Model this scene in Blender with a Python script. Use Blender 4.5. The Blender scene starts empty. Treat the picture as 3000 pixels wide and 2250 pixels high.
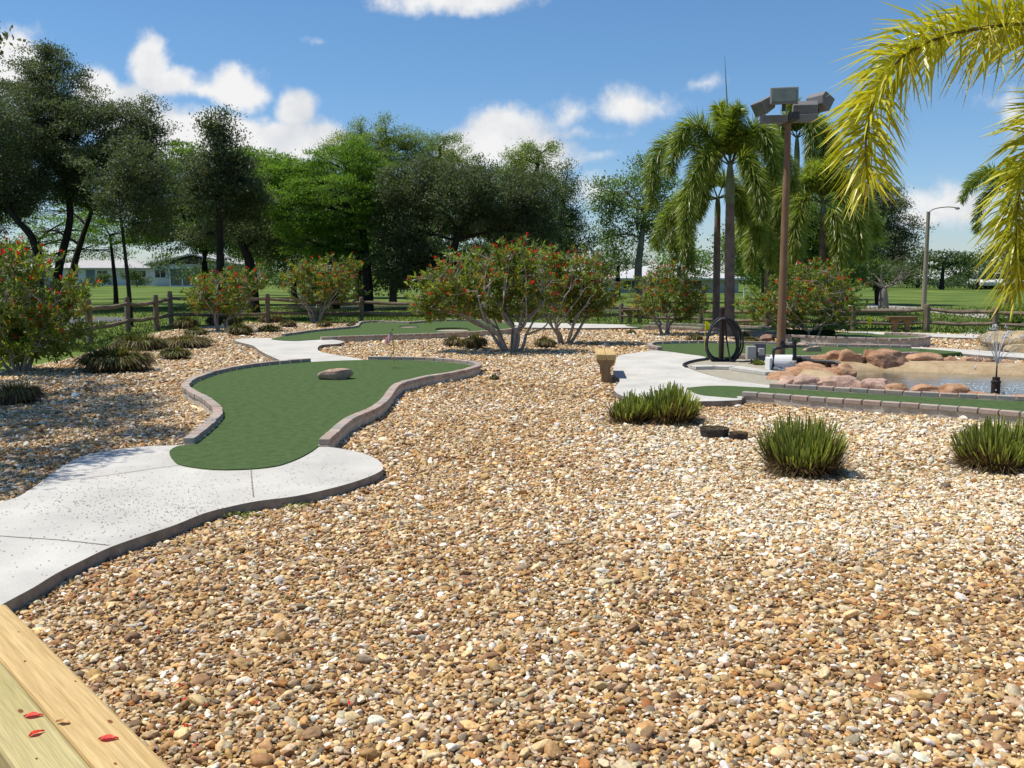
import bpy, bmesh, math, random
import numpy as np
from mathutils import Vector, Matrix, noise as mn

random.seed(7)
RNG = np.random.default_rng(11)
SC = bpy.context.scene
COL = SC.collection

# ------------------------------------------------------------------ survey: picture angles -> places on the ground
F, H, HOR = 2800.0, 1.6, 795.0
PITCH = math.atan((1125 - HOR) / F)
CP, SP = math.cos(PITCH), math.sin(PITCH)

def ray(u, v):
    x, y = (u - 1500) / F, -(v - 1125) / F
    return Vector((x, CP + y * SP, -SP + y * CP))

def P(u, v, z=0.0):
    """ground point (height z) seen at picture angle u, v"""
    r = ray(u, v)
    return Vector((0, 0, H)) + r * ((z - H) / r.z)

def Q(u, v, Y):
    """point at distance Y down the view"""
    r = ray(u, v)
    return Vector((0, 0, H)) + r * (Y / r.y)

def outline(uv, z=0.0):
    return [P(u, v, z).to_2d() for u, v in uv]

def s(r, g, b):
    f = lambda c: ((c / 255 + .055) / 1.055) ** 2.4 if c > 10 else c / 255 / 12.92
    return (f(r), f(g), f(b))

# ------------------------------------------------------------------ node helpers
def newmat(name):
    m = bpy.data.materials.new(name)
    m.use_nodes = True
    nt = m.node_tree
    nt.nodes.clear()
    return m, nt

def N(nt, t, **k):
    n = nt.nodes.new(t)
    for a, b in k.items():
        if a.startswith('i_'):
            n.inputs[a[2:].replace('_', ' ')].default_value = b
        else:
            setattr(n, a, b)
    return n

def ramp(nt, stops, interp='LINEAR'):
    n = nt.nodes.new('ShaderNodeValToRGB')
    e = n.color_ramp.elements
    n.color_ramp.interpolation = interp
    while len(e) < len(stops):
        e.new(.5)
    for el, (p, c) in zip(e, stops):
        el.position = p
        el.color = (*c, 1)
    return n

def mul(c, k):
    return tuple(min(1, x * k) for x in c)

def M(name, col, var=.2, scale=6., rough=.8, bump=0., bscale=40., spec=.3, col2=None, metal=0.,
      stretch=None, tone=None, fine=0., coord='pos'):
    """procedural paint/stone/wood: two-scale noise, optional per-face tone ramp, optional bump"""
    m, nt = newmat(name)
    L = nt.links.new
    out = N(nt, 'ShaderNodeOutputMaterial')
    b = N(nt, 'ShaderNodeBsdfPrincipled', i_Roughness=rough, i_Metallic=metal)
    b.inputs['Specular IOR Level'].default_value = spec
    L(b.outputs[0], out.inputs[0])
    if coord == 'pos':
        src = N(nt, 'ShaderNodeNewGeometry').outputs['Position']
    else:
        src = N(nt, 'ShaderNodeTexCoord').outputs['Object']
    if stretch:
        mp = N(nt, 'ShaderNodeMapping')
        mp.inputs['Scale'].default_value = stretch
        L(src, mp.inputs[0]); src = mp.outputs[0]
    nz = N(nt, 'ShaderNodeTexNoise', i_Scale=scale, i_Detail=7., i_Roughness=.62)
    L(src, nz.inputs['Vector'])
    c0 = mul(col, 1 - var); c1 = col2 if col2 else mul(col, 1 + var)
    r = ramp(nt, [(.32, c0), (.68, c1)])
    L(nz.outputs['Fac'], r.inputs[0])
    colout = r.outputs[0]
    if tone:
        at = N(nt, 'ShaderNodeAttribute', attribute_name='tone')
        tr = ramp(nt, tone)
        L(at.outputs['Fac'], tr.inputs[0])
        mx = N(nt, 'ShaderNodeMix', data_type='RGBA', blend_type='MULTIPLY')
        mx.inputs[0].default_value = 1
        L(tr.outputs[0], mx.inputs[6]); L(colout, mx.inputs[7])
        colout = mx.outputs[2]
    if fine:
        n2 = N(nt, 'ShaderNodeTexNoise', i_Scale=bscale, i_Detail=3.)
        L(src, n2.inputs['Vector'])
        r2 = ramp(nt, [(.3, (1 - fine,) * 3), (.7, (1 + 0 * fine,) * 3)])
        L(n2.outputs['Fac'], r2.inputs[0])
        mx = N(nt, 'ShaderNodeMix', data_type='RGBA', blend_type='MULTIPLY')
        mx.inputs[0].default_value = 1
        L(colout, mx.inputs[6]); L(r2.outputs[0], mx.inputs[7])
        colout = mx.outputs[2]
    L(colout, b.inputs['Base Color'])
    if bump:
        n3 = N(nt, 'ShaderNodeTexNoise', i_Scale=bscale, i_Detail=5.)
        L(src, n3.inputs['Vector'])
        bp = N(nt, 'ShaderNodeBump', i_Strength=1., i_Distance=bump)
        L(n3.outputs['Fac'], bp.inputs['Height'])
        L(bp.outputs[0], b.inputs['Normal'])
    return m

def leafmat(name, stops, trans=.3, rough=.5, spec=.35, tcol=(1.5, 1.6, .6)):
    m, nt = newmat(name)
    L = nt.links.new
    out = N(nt, 'ShaderNodeOutputMaterial')
    b = N(nt, 'ShaderNodeBsdfPrincipled', i_Roughness=rough)
    b.inputs['Specular IOR Level'].default_value = spec
    at = N(nt, 'ShaderNodeAttribute', attribute_name='tone')
    r = ramp(nt, stops)
    L(at.outputs['Fac'], r.inputs[0]); L(r.outputs[0], b.inputs['Base Color'])
    t = N(nt, 'ShaderNodeBsdfTranslucent')
    mx = N(nt, 'ShaderNodeMix', data_type='RGBA', blend_type='MULTIPLY')
    mx.inputs[0].default_value = 1
    mx.inputs[7].default_value = (*tcol, 1)
    L(r.outputs[0], mx.inputs[6]); L(mx.outputs[2], t.inputs[0])
    ms = N(nt, 'ShaderNodeMixShader'); ms.inputs[0].default_value = trans
    L(b.outputs[0], ms.inputs[1]); L(t.outputs[0], ms.inputs[2]); L(ms.outputs[0], out.inputs[0])
    return m

# ------------------------------------------------------------------ mesh helpers
class MB:
    """collects shapes in world space and links them as ONE mesh object"""
    def __init__(self):
        self.v, self.loops, self.sizes, self.mi, self.tone, self.n = [], [], [], [], [], 0
    def add(self, verts, faces, mi=0, tone=.5):
        verts = np.asarray(verts, float).reshape(-1, 3)
        self.v.append(verts)
        if isinstance(faces, np.ndarray):
            m, k = faces.shape
            self.loops.append((faces + self.n).ravel())
            self.sizes.append(np.full(m, k))
        else:
            m = len(faces)
            self.loops.append(np.array([i + self.n for f in faces for i in f]))
            self.sizes.append(np.array([len(f) for f in faces]))
        self.mi.append(np.broadcast_to(mi, (m,)).copy())
        self.tone.append(np.broadcast_to(tone, (m,)).astype(float).copy())
        self.n += len(verts)
    def box(self, c, size, rz=0., mi=0, tone=.5, R=None):
        sx, sy, sz = [x / 2 for x in size]
        p = np.array([(x, y, z) for z in (-sz, sz) for x, y in ((-sx, -sy), (sx, -sy), (sx, sy), (-sx, sy))])
        R = np.array(R) if R is not None else np.array(Matrix.Rotation(rz, 3, 'Z'))
        self.add(p @ R.T + np.array(c), [(3, 2, 1, 0), (4, 5, 6, 7), (0, 1, 5, 4), (1, 2, 6, 5), (2, 3, 7, 6), (3, 0, 4, 7)], mi, tone)
    def tube(self, pts, rad, n=8, mi=0, tone=.5, caps=True):
        pts = np.array([tuple(p) for p in pts], float)
        m = len(pts)
        rad = np.broadcast_to(rad, (m,))
        t = np.gradient(pts, axis=0); t /= np.linalg.norm(t, axis=1)[:, None] + 1e-9
        ref = np.array((0, 0, 1.)) if abs(t[:, 2]).mean() < .8 else np.array((1., .13, 0))
        a = np.cross(t, ref); a /= np.linalg.norm(a, axis=1)[:, None] + 1e-9
        b = np.cross(t, a)
        th = np.arange(n) * 2 * math.pi / n
        ring = pts[:, None] + rad[:, None, None] * (np.cos(th)[None, :, None] * a[:, None] + np.sin(th)[None, :, None] * b[:, None])
        i = np.arange(m - 1)[:, None] * n; j = np.arange(n)[None]; k = (j + 1) % n
        fs = np.stack([i + j, i + k, i + n + k, i + n + j], -1).reshape(-1, 4)
        self.add(ring, fs, mi, tone)
        if caps:
            for r_, o in ((ring[0], 1), (ring[-1], -1)):
                self.add(r_, [tuple(range(n))[::o]], mi, tone)
    def prism(self, pts, z0, z1, mi=0, mi_side=None, tone=.5):
        pts = [tuple(p)[:2] for p in pts]
        A = sum(a[0] * b[1] - b[0] * a[1] for a, b in zip(pts, pts[1:] + pts[:1]))
        if A < 0: pts = pts[::-1]
        n = len(pts)
        v = [(x, y, z0) for x, y in pts] + [(x, y, z1) for x, y in pts]
        self.add(v, [tuple(range(n, 2 * n))], mi, tone)
        self.add(v, [(i, (i + 1) % n, n + (i + 1) % n, n + i) for i in range(n)], mi if mi_side is None else mi_side, tone)
    def lathe(self, c, prof, n=16, mi=0, tone=.5, R=None):
        c = np.array(c)
        R = np.array(R) if R is not None else np.eye(3)
        th = np.arange(n) * 2 * math.pi / n
        ring = np.array([[(r * math.cos(t), r * math.sin(t), z) for t in th] for r, z in prof]) @ R.T + c
        m = len(prof)
        i = np.arange(m - 1)[:, None] * n; j = np.arange(n)[None]; k = (j + 1) % n
        self.add(ring.reshape(-1, 3), np.stack([i + j, i + k, i + n + k, i + n + j], -1).reshape(-1, 4), mi, tone)
        if prof[-1][0] > 1e-4: self.add(ring[-1], [tuple(range(n))], mi, tone)
        if prof[0][0] > 1e-4: self.add(ring[0], [tuple(range(n))[::-1]], mi, tone)
    def quads(self, q, mi=0, tone=.5):
        q = np.asarray(q, float)
        n, k = q.shape[:2]
        self.add(q.reshape(-1, 3), np.arange(n * k).reshape(n, k), mi, tone)
    def build(self, name, mats, parent=None, origin=None, smooth=False, bevel=0.):
        me = bpy.data.meshes.new(name)
        o = Vector((0, 0, 0)) if origin is None else Vector(origin)
        v = np.concatenate(self.v) - np.array(o)
        lo = np.concatenate(self.loops).astype(np.int32); sz = np.concatenate(self.sizes).astype(np.int32)
        me.vertices.add(len(v)); me.vertices.foreach_set('co', v.astype(np.float32).ravel())
        me.loops.add(len(lo)); me.loops.foreach_set('vertex_index', lo)
        me.polygons.add(len(sz))
        me.polygons.foreach_set('loop_start', np.concatenate(([0], np.cumsum(sz)[:-1])).astype(np.int32))
        me.polygons.foreach_set('material_index', np.concatenate(self.mi).astype(np.int32))
        me.polygons.foreach_set('use_smooth', np.full(len(sz), smooth))
        at = me.attributes.new('tone', 'FLOAT', 'FACE')
        at.data.foreach_set('value', np.concatenate(self.tone).astype(np.float32))
        me.update(calc_edges=True)
        for m in (mats if isinstance(mats, (list, tuple)) else [mats]):
            me.materials.append(m)
        ob = bpy.data.objects.new(name, me)
        COL.objects.link(ob)
        if parent is not None:
            ob.parent = parent
        else:
            ob.location = o
        if bevel:
            md = ob.modifiers.new('edge', 'BEVEL'); md.width = bevel; md.segments = 2; md.limit_method = 'ANGLE'; md.angle_limit = math.radians(40)
        return ob

def thing(name, label, cat, loc, rz=0., group=None):
    o = bpy.data.objects.new(name, None)
    o.empty_display_size = .2
    COL.objects.link(o)
    o.location = loc; o.rotation_euler = (0, 0, rz)
    return tag(o, label, cat, group)

def tag(o, label, cat, group=None):
    o['label'] = label; o['category'] = cat
    if group: o['group'] = group
    return o

def struct(o):
    o['kind'] = 'structure'; return o

def stuff(o, label=None, cat=None):
    o['kind'] = 'stuff'
    if label: o['label'] = label
    if cat: o['category'] = cat
    return o

def smooth_closed(pts, k=4):
    pts = [Vector(p).to_2d() for p in pts]; n = len(pts); out = []
    for i in range(n):
        a, b, c, d = pts[i - 1], pts[i], pts[(i + 1) % n], pts[(i + 2) % n]
        for j in range(k):
            t = j / k
            out.append(.5 * ((2 * b) + (c - a) * t + (2 * a - 5 * b + 4 * c - d) * t * t + (3 * b - a - 3 * c + d) * t ** 3))
    return out

def smooth_open(pts, k=6):
    pts = [Vector(p) for p in pts]
    e = [2 * pts[0] - pts[1]] + pts + [2 * pts[-1] - pts[-2]]; out = []
    for i in range(1, len(e) - 2):
        a, b, c, d = e[i - 1:i + 3]
        for j in range(k):
            t = j / k
            out.append(.5 * ((2 * b) + (c - a) * t + (2 * a - 5 * b + 4 * c - d) * t * t + (3 * b - a - 3 * c + d) * t ** 3))
    return out + [pts[-1]]

def unit(a):
    return a / (np.linalg.norm(a, axis=-1, keepdims=True) + 1e-9)

def rnd(n, k=3):
    return RNG.normal(size=(n, k))

def leaf_quads(C, D, Nn, L, W, bend=.12):
    S = unit(np.cross(D, Nn)); L = np.asarray(L).reshape(-1, 1); W = np.asarray(W).reshape(-1, 1)
    up = np.cross(S, D)
    return np.stack([C, C + D * L * .45 + S * W / 2 + up * L * bend * .5, C + D * L - up * L * bend * 0, C + D * L * .45 - S * W / 2 + up * L * bend * .5], 1)

def inside(px, py, poly):
    poly = np.array([tuple(p)[:2] for p in poly]); c = np.zeros(len(px), bool)
    j = len(poly) - 1
    for i in range(len(poly)):
        xi, yi = poly[i]; xj, yj = poly[j]
        hit = ((yi > py) != (yj > py)) & (px < (xj - xi) * (py - yi) / (yj - yi + 1e-12) + xi)
        c ^= hit; j = i
    return c

# ------------------------------------------------------------------ camera, light, sky
cam = bpy.data.cameras.new('camera'); cam.sensor_width = 36; cam.lens = 36 * F / 3000; cam.clip_end = 5000; cam.clip_start = .05
co = bpy.data.objects.new('camera', cam); COL.objects.link(co)
co.location = (0, 0, H); co.rotation_euler = (math.pi / 2 - PITCH, 0, 0)
SC.camera = co
SUN = Vector((-.47, .06, 1.0)).normalized()          # towards the sun: high, from the left, a little behind the trees
sl = bpy.data.lights.new('sun', 'SUN'); sl.energy = 5.0; sl.angle = math.radians(.53); sl.color = (1, .945, .85)
so = bpy.data.objects.new('sun', sl); COL.objects.link(so)
so.rotation_euler = SUN.to_track_quat('Z', 'Y').to_euler()
SC.view_settings.view_transform = 'Standard'; SC.view_settings.look = 'None'; SC.view_settings.gamma = 1
SC.view_settings.exposure = 0.1
SC.cycles.max_bounces = 6; SC.cycles.transparent_max_bounces = 6; SC.cycles.caustics_reflective = False; SC.cycles.caustics_refractive = False
SC.cycles.use_denoising = True

W = bpy.data.worlds.new('World'); SC.world = W; W.use_nodes = True
nt = W.node_tree; nt.nodes.clear(); L = nt.links.new
sky = N(nt, 'ShaderNodeTexSky', sky_type='NISHITA', sun_disc=False)
sky.sun_elevation = math.asin(SUN.z); sky.sun_rotation = math.atan2(SUN.x, SUN.y)
sky.altitude = 0; sky.air_density = 1.0; sky.dust_density = .12; sky.ozone_density = 1.6
tc = N(nt, 'ShaderNodeTexCoord')
sep = N(nt, 'ShaderNodeSeparateXYZ'); L(tc.outputs['Generated'], sep.inputs[0])
def math_(op, a, b=None, c=None, clamp=False):
    n = N(nt, 'ShaderNodeMath', operation=op, use_clamp=clamp)
    for i, x in enumerate((a, b, c)):
        if x is None: continue
        if isinstance(x, (int, float)): n.inputs[i].default_value = x
        else: L(x, n.inputs[i])
    return n.outputs[0]
yy = math_('MAXIMUM', sep.outputs['Y'], .02)
ca = math_('DIVIDE', sep.outputs['X'], yy); ce = math_('DIVIDE', sep.outputs['Z'], yy)
cxy = N(nt, 'ShaderNodeCombineXYZ'); L(ca, cxy.inputs[0]); L(ce, cxy.inputs[1])
def noise_(scale, detail, rough, w=0., vec=None):
    n = N(nt, 'ShaderNodeTexNoise', noise_dimensions='4D', i_Scale=scale, i_Detail=detail, i_Roughness=rough, i_W=w)
    L(vec or cxy.outputs[0], n.inputs['Vector']); return n
wz = noise_(9, 4, .55, 1.3)
wv = N(nt, 'ShaderNodeVectorMath', operation='MULTIPLY_ADD')
L(wz.outputs['Color'], wv.inputs[0]); wv.inputs[1].default_value = (.07, .05, 0); wv.inputs[2].default_value = (-.035, -.025, 0)
wa = N(nt, 'ShaderNodeVectorMath', operation='ADD'); L(cxy.outputs[0], wa.inputs[0]); L(wv.outputs[0], wa.inputs[1])
s2 = N(nt, 'ShaderNodeSeparateXYZ'); L(wa.outputs[0], s2.inputs[0])
CLOUDS = [(450, 195, 76, 82, 1), (505, 245, 92, 50, .95), (610, 268, 80, 24, .55), (708, 262, 88, 66, .9),
          (862, 322, 70, 62, .9), (765, 350, 40, 22, .4), (920, 360, 60, 24, .4),
          (520, 400, 150, 74, 1.15), (640, 400, 150, 62, 1.15), (790, 425, 180, 75, 1.1), (940, 420, 95, 62, 1), (380, 325, 130, 90, 1.05), (270, 260, 80, 62, .9),
          (20, 190, 130, 110, 1.1), (1360, -12, 240, 50, .9), (1480, 390, 125, 82, 1.15), (1580, 440, 140, 82, 1.05), (1390, 440, 110, 70, 1), (1660, 470, 70, 40, .7), (1640, 520, 70, 40, .5),
          (1860, 292, 118, 56, .62), (1690, 320, 80, 60, .5), (1700, 375, 150, 30, .42), (945, 115, 60, 26, .3), (1770, 455, 60, 22, .28), (2075, 240, 60, 20, .26),
          (2780, 600, 160, 65, .8), (2700, 640, 120, 40, .7), (2965, 330, 70, 60, .38), (1760, 560, 80, 50, .45)]
dens = None
for u, v, ru, rv, k in CLOUDS:
    r = ray(u, v); a0, e0 = r.x / r.y, r.z / r.y
    dx = math_('MULTIPLY', math_('SUBTRACT', s2.outputs[0], a0), F / ru)
    dy = math_('MULTIPLY', math_('SUBTRACT', s2.outputs[1], e0), F / rv)
    d = math_('SQRT', math_('MULTIPLY_ADD', dx, dx, math_('MULTIPLY', dy, dy)))
    m_ = math_('MULTIPLY', math_('SUBTRACT', 1.25, d), k)
    dens = m_ if dens is None else math_('SMOOTH_MAX', dens, m_, .18)
fz = noise_(19, 11, .64, 4.)
dn = math_('ADD', dens, math_('MULTIPLY_ADD', fz.outputs['Fac'], 1.7, -.93))
mr = N(nt, 'ShaderNodeMapRange', interpolation_type='SMOOTHSTEP'); L(dn, mr.inputs[0])
mr.inputs[1].default_value = -.05; mr.inputs[2].default_value = .62
front = math_('GREATER_THAN', sep.outputs['Y'], .05)
mask = math_('MULTIPLY', mr.outputs[0], front)
sh = noise_(12, 6, .55, 9.)
shr = ramp(nt, [(.30, (.70, .74, .80)), (.52, (1, 1, 1))]); L(sh.outputs['Fac'], shr.inputs[0])
hs = N(nt, 'ShaderNodeHueSaturation'); hs.inputs['Saturation'].default_value = 1.08
L(sky.outputs[0], hs.inputs['Color'])
tn_ = N(nt, 'ShaderNodeMix', data_type='RGBA', blend_type='MULTIPLY'); tn_.inputs[0].default_value = 1; 
er = N(nt, 'ShaderNodeMapRange'); er.inputs[1].default_value = 0.; er.inputs[2].default_value = .22; L(sep.outputs['Z'], er.inputs[0])
tr_ = ramp(nt, [(0, (.72, .84, 1.13)), (1, (.74, .96, 1.13))]); L(er.outputs[0], tr_.inputs[0]); L(tr_.outputs[0], tn_.inputs[7])
L(hs.outputs[0], tn_.inputs[6])
b1 = N(nt, 'ShaderNodeBackground', i_Strength=.10); L(tn_.outputs[2], b1.inputs[0])
b2 = N(nt, 'ShaderNodeBackground', i_Strength=.84); L(shr.outputs[0], b2.inputs[0])
mxs = N(nt, 'ShaderNodeMixShader'); L(mask, mxs.inputs[0]); L(b1.outputs[0], mxs.inputs[1]); L(b2.outputs[0], mxs.inputs[2])
wo = N(nt, 'ShaderNodeOutputWorld'); L(mxs.outputs[0], wo.inputs[0])
# ================================================================== materials
m_lawn = M('lawn_grass', s(80, 106, 40), .22, .22, .95, .03, 7, .1, col2=s(124, 142, 70), fine=.4)
m_gravelbase = M('gravel_soil', mul(s(180, 148, 106), 1), .35, 30, .95, .012, 70, .1, fine=.6)
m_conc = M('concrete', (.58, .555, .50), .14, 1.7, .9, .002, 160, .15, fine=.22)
m_concside = M('concrete_edge', (.25, .22, .185), .3, 7, .95, .006, 60, .1)  # sides darker than the top, their shade put into the colour
m_curb = M('curb_concrete', (.50, .45, .37), .22, 9, .95, .005, 60, .1)
m_turf = M('green_turf', (.102, .160, .058), .22, 11, .95, .006, 260, .08, fine=.5)
m_brick = M('paver_brick', (.9, .9, .9), .14, 25, .85, .003, 120, .2,
            tone=[(0, (.38, .295, .245)), (.3, (.47, .355, .295)), (.6, (.44, .375, .32)), (.8, (.36, .325, .29)), (1, (.50, .41, .335))])
m_dark = M('black_plastic', (.012, .012, .013), .3, 20, .45, 0, 40, .4)
m_sand = M('sandy_fines', (.44, .40, .31), .16, 12, .95, .006, 120, .1, fine=.35)
m_asph = M('asphalt', (.13, .13, .135), .12, 3, .9, .003, 80, .2, fine=.2)
m_drive = M('pale_pavement', (.42, .38, .34), .1, 2, .9, 0, 80, .2)
m_canal = M('canal_reflected_green', (.075, .085, .03), .3, 1.5, .6, .01, 5, .1)  # dull green base colour stands in for the reflected trees
m_bank = M('bare_bank', (.13, .095, .05), .35, 2.5, .95, .03, 20, .1)
m_water = M('pond_surface', (.15, .138, .10), .28, 2.5, .04, .006, 9, .5)
m_basin = M('tan_basin', (.40, .28, .15), .2, 5, .85, .01, 25, .2, col2=(.47, .36, .22))

# ================================================================== ground sheets
b = MB(); b.add([(-1500, -200, 0), (1500, -200, 0), (1500, 3000, 0), (-1500, 3000, 0)], [(0, 1, 2, 3)])
struct(b.build('lawn_ground', m_lawn))

GRAVEL = [P(u, v).to_2d() for u, v in [(-700, 1130), (0, 1091), (203, 1054), (340, 1010), (420, 985), (491, 969), (560, 965), (610, 957), (700, 947), (780, 949), (862, 946), (940, 949), (1018, 946),
          (1063, 949), (1300, 946), (1500, 949), (1830, 955), (2100, 960), (2206, 956), (2290, 961), (2490, 973), (2834, 980), (3000, 984), (3700, 1000)]]
GRAVEL = GRAVEL + [Vector((12, -1.5)), Vector((-9, -1.5))]
b = MB(); b.prism(GRAVEL, -.05, .004)
struct(b.build('gravel_bed', m_gravelbase))

def sheet(name, uv, z, mat, z0=None, sm=0):
    pts = outline(uv, z)
    if sm: pts = smooth_closed(pts, sm)
    b = MB(); b.prism(pts, z - .003 if z0 is None else z0, z)
    return struct(b.build(name, mat))

sheet('road', [(-700, 950), (-300, 938), (100, 929), (280, 928), (372, 930), (366, 941), (280, 945), (100, 957), (-300, 985), (-700, 1010)], .012, m_asph)
sheet('driveway', [(2540, 889), (2640, 897), (2710, 901), (2790, 908), (2885, 919), (3000, 932), (3300, 965), (3300, 985), (3000, 949), (2885, 933), (2790, 921), (2710, 913), (2540, 903)], .012, m_drive)
sheet('canal', [(880, 895), (1210, 890), (1500, 895), (1840, 902), (1840, 914), (1500, 911), (1210, 908), (880, 907)], .014, m_canal, sm=3)
sheet('canal_bank', [(860, 890), (1210, 884), (1500, 889), (1850, 896), (1850, 903), (1500, 896), (1210, 891), (860, 897)], .02, m_bank, sm=3)

# ================================================================== concrete paths
PATH_A = [(-700, 1640), (-300, 1540), (0, 1472), (81, 1439), (179, 1369), (244, 1336), (325, 1320), (407, 1309), (515, 1304), (620, 1298), (780, 1296), (870, 1298), (944, 1307), (1004, 1315), (1063, 1328), (1107, 1347),
          (1122, 1367), (1112, 1382), (1058, 1405), (976, 1429), (868, 1453), (759, 1467), (678, 1483), (597, 1504), (515, 1537), (434, 1564), (325, 1602), (244, 1640), (163, 1681), (98, 1721), (16, 1765), (-160, 1860), (-600, 2050)]
PATH_B = [(688, 995), (720, 991), (795, 990), (860, 991), (937, 993), (985, 996), (1007, 1001), (990, 1007), (944, 1010), (931, 1019), (937, 1029), (971, 1037), (1063, 1053), (1050, 1057), (912, 1062), (846, 1063), (795, 1044), (761, 1027), (740, 1012), (700, 1002)]
PATH_C = [(1490, 945), (1550, 945), (1700, 948), (1831, 951), (1882, 955), (1888, 959), (1700, 961), (1536, 959), (1500, 954)]
PATH_D = [(1813, 1042), (1863, 1033), (1914, 1027), (1960, 1030), (2010, 1037), (2069, 1046), (2035, 1055), (2005, 1067), (2015, 1078), (2107, 1107), (2200, 1121), (2256, 1129), (2300, 1137), (2260, 1150), (2178, 1164), (2172, 1171), (2120, 1174), (2077, 1175), (1960, 1175), (1863, 1167), (1822, 1159), (1802, 1147), (1800, 1137), (1814, 1119), (1815, 1110), (1800, 1098), (1797, 1080), (1804, 1062)]
PATH_E = [(2470, 972), (2600, 973), (2834, 980), (3000, 985), (3300, 994), (3300, 1003), (3000, 993), (2800, 989), (2700, 985), (2590, 980)]
PATH_F = [(2655, 1018), (2740, 1019), (2800, 1022), (3000, 1035), (3300, 1058), (3300, 1080), (3000, 1049), (2900, 1043), (2818, 1036), (2740, 1030)]
paths = {}
def path(uv, z, sm=3):
    pts = smooth_closed(outline(uv, z), sm)
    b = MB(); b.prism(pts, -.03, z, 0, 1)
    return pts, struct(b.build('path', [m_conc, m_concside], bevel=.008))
pa, oa = path(PATH_A, .08); pb, ob_ = path(PATH_B, .08); pc, oc_ = path(PATH_C, .07)
pd, od = path(PATH_D, .085); pe, oe = path(PATH_E, .05); pf, of_ = path(PATH_F, .07)

def joint(path_o, z, uv):
    pts = smooth_open([P(u, v, z) for u, v in uv], 4)
    b = MB()
    for p, q in zip(pts, pts[1:]):
        d = (q - p).normalized(); n = Vector((-d.y, d.x, 0)) * .004
        b.quads([[p - n, q - n, q + n, p + n]])
    b.build('path_joint', m_concside, path_o).location.z = .003
joint(oa, .08, [(735, 1374), (739, 1420), (743, 1457)])
joint(oa, .08, [(-60, 1566), (60, 1575), (180, 1583), (318, 1598)])
joint(oa, .08, [(179, 1409), (330, 1391), (450, 1373), (530, 1363)])
joint(ob_, .08, [(770, 1023), (850, 1020), (931, 1022)])

# ================================================================== putting greens
def edging(bc, bb, pts, side, z, bh=.053, width=.1, bl=.2, zw=0.0):
    """brick course on a low concrete kerb along one side of a green"""
    pts = smooth_open([Vector((p[0], p[1], 0)) for p in pts], 8)
    d = [0]
    for p, q in zip(pts, pts[1:]): d.append(d[-1] + (q - p).length)
    def at(x):
        x = min(max(x, 0), d[-1] - 1e-5)
        i = max(k for k in range(len(d)) if d[k] <= x); i = min(i, len(pts) - 2)
        t = (pts[i + 1] - pts[i]).normalized()
        return pts[i] + t * (x - d[i]), t
    nrm = lambda t: Vector((t.y, -t.x, 0)) * side
    x = 0.; n = max(1, int(d[-1] / bl))
    bl = d[-1] / n
    for k in range(n):
        c, t = at((k + .5) * bl)
        c = c + nrm(t) * (width / 2 + RNG.normal() * .003)
        bb.box((c.x, c.y, z + bh / 2 + RNG.normal() * .0015), (bl - .014, width, bh), math.atan2(t.y, t.x) + RNG.normal() * .012, 0, RNG.random())
    m = max(3, int(d[-1] / .12)); L_, R_ = [], []
    for k in range(m + 1):
        c, t = at(d[-1] * k / m)
        L_.append(c - nrm(t) * .004); R_.append(c + nrm(t) * (width - .012))
    for k in range(m):
        a, b_, c, e = L_[k], L_[k + 1], R_[k + 1], R_[k]
        for quad in ([(a, z), (b_, z), (c, z), (e, z)], [(e, zw - .02), (e, z), (c, z), (c, zw - .02)], [(a, z), (a, zw), (b_, zw), (b_, z)]):
            bc.add([(p.x, p.y, h) for p, h in quad], [(0, 1, 2, 3)])
    for k in (0, m):
        a, e = L_[k], R_[k]
        bc.add([(a.x, a.y, zw - .02), (e.x, e.y, zw - .02), (e.x, e.y, z), (a.x, a.y, z)], [(0, 1, 2, 3)])

def green(label, uv, z, edges, sm=3, ze=None):
    pts = outline(uv, z)
    sp = smooth_closed(pts, sm)
    A = sum(a.x * b_.y - b_.x * a.y for a, b_ in zip(pts, pts[1:] + pts[:1]))
    c = sum((Vector((*p, 0)) for p in pts), Vector()) / len(pts)
    t = thing('putting_green', label, 'putting green', c, 0, 'mini golf greens edged with brick')
    b = MB(); b.prism(sp, -.02, z); b.build('turf', m_turf, t, c)
    if edges:
        for e in edges:
            bc, bb = MB(), MB()
            edging(bc, bb, outline(e, z), 1 if A > 0 else -1, (ze or z) + .004)
            bc.build('kerb_wall', m_curb, t, c)
            bb.build('brick_edging', m_brick, t, c, bevel=.006)
    return sp, t

A_UV = [(534, 1362), (624, 1374), (727, 1373), (803, 1365), (846, 1353), (890, 1334), (933, 1306), (1004, 1244), (1080, 1209), (1118, 1179), (1140, 1149), (1166, 1131), (1195, 1124), (1243, 1112), (1327, 1098), (1378, 1085), (1392, 1077), (1380, 1070), (1344, 1065), (1276, 1059), (1209, 1056), (1076, 1054),
        (912, 1060), (803, 1069), (705, 1082), (640, 1096), (586, 1115), (561, 1130), (556, 1141), (575, 1156), (618, 1179), (648, 1205), (651, 1228), (613, 1268), (570, 1301), (530, 1304), (506, 1313), (496, 1325), (508, 1346)]
iA, iB = A_UV.index((933, 1306)), A_UV.index((1076, 1054))
jA, jB = A_UV.index((912, 1060)), A_UV.index((570, 1301))
gA, tA = green('large kidney shaped putting green with a boulder and striped flag in the left foreground', A_UV, .09, [A_UV[iA:iB + 1], A_UV[jA:jB + 1]])
B_UV = [(795, 993), (860, 998), (937, 994), (1100, 988), (1300, 981), (1436, 974), (1500, 967), (1518, 957), (1495, 948), (1446, 943), (1327, 941), (1276, 942), (1208, 948), (1192, 948), (1107, 945), (1066, 947), (1054, 953), (1042, 961), (937, 971), (836, 985)]
iA, iB = B_UV.index((937, 994)), B_UV.index((1518, 957)); jA, jB = B_UV.index((1495, 948)), B_UV.index((836, 985))
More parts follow.
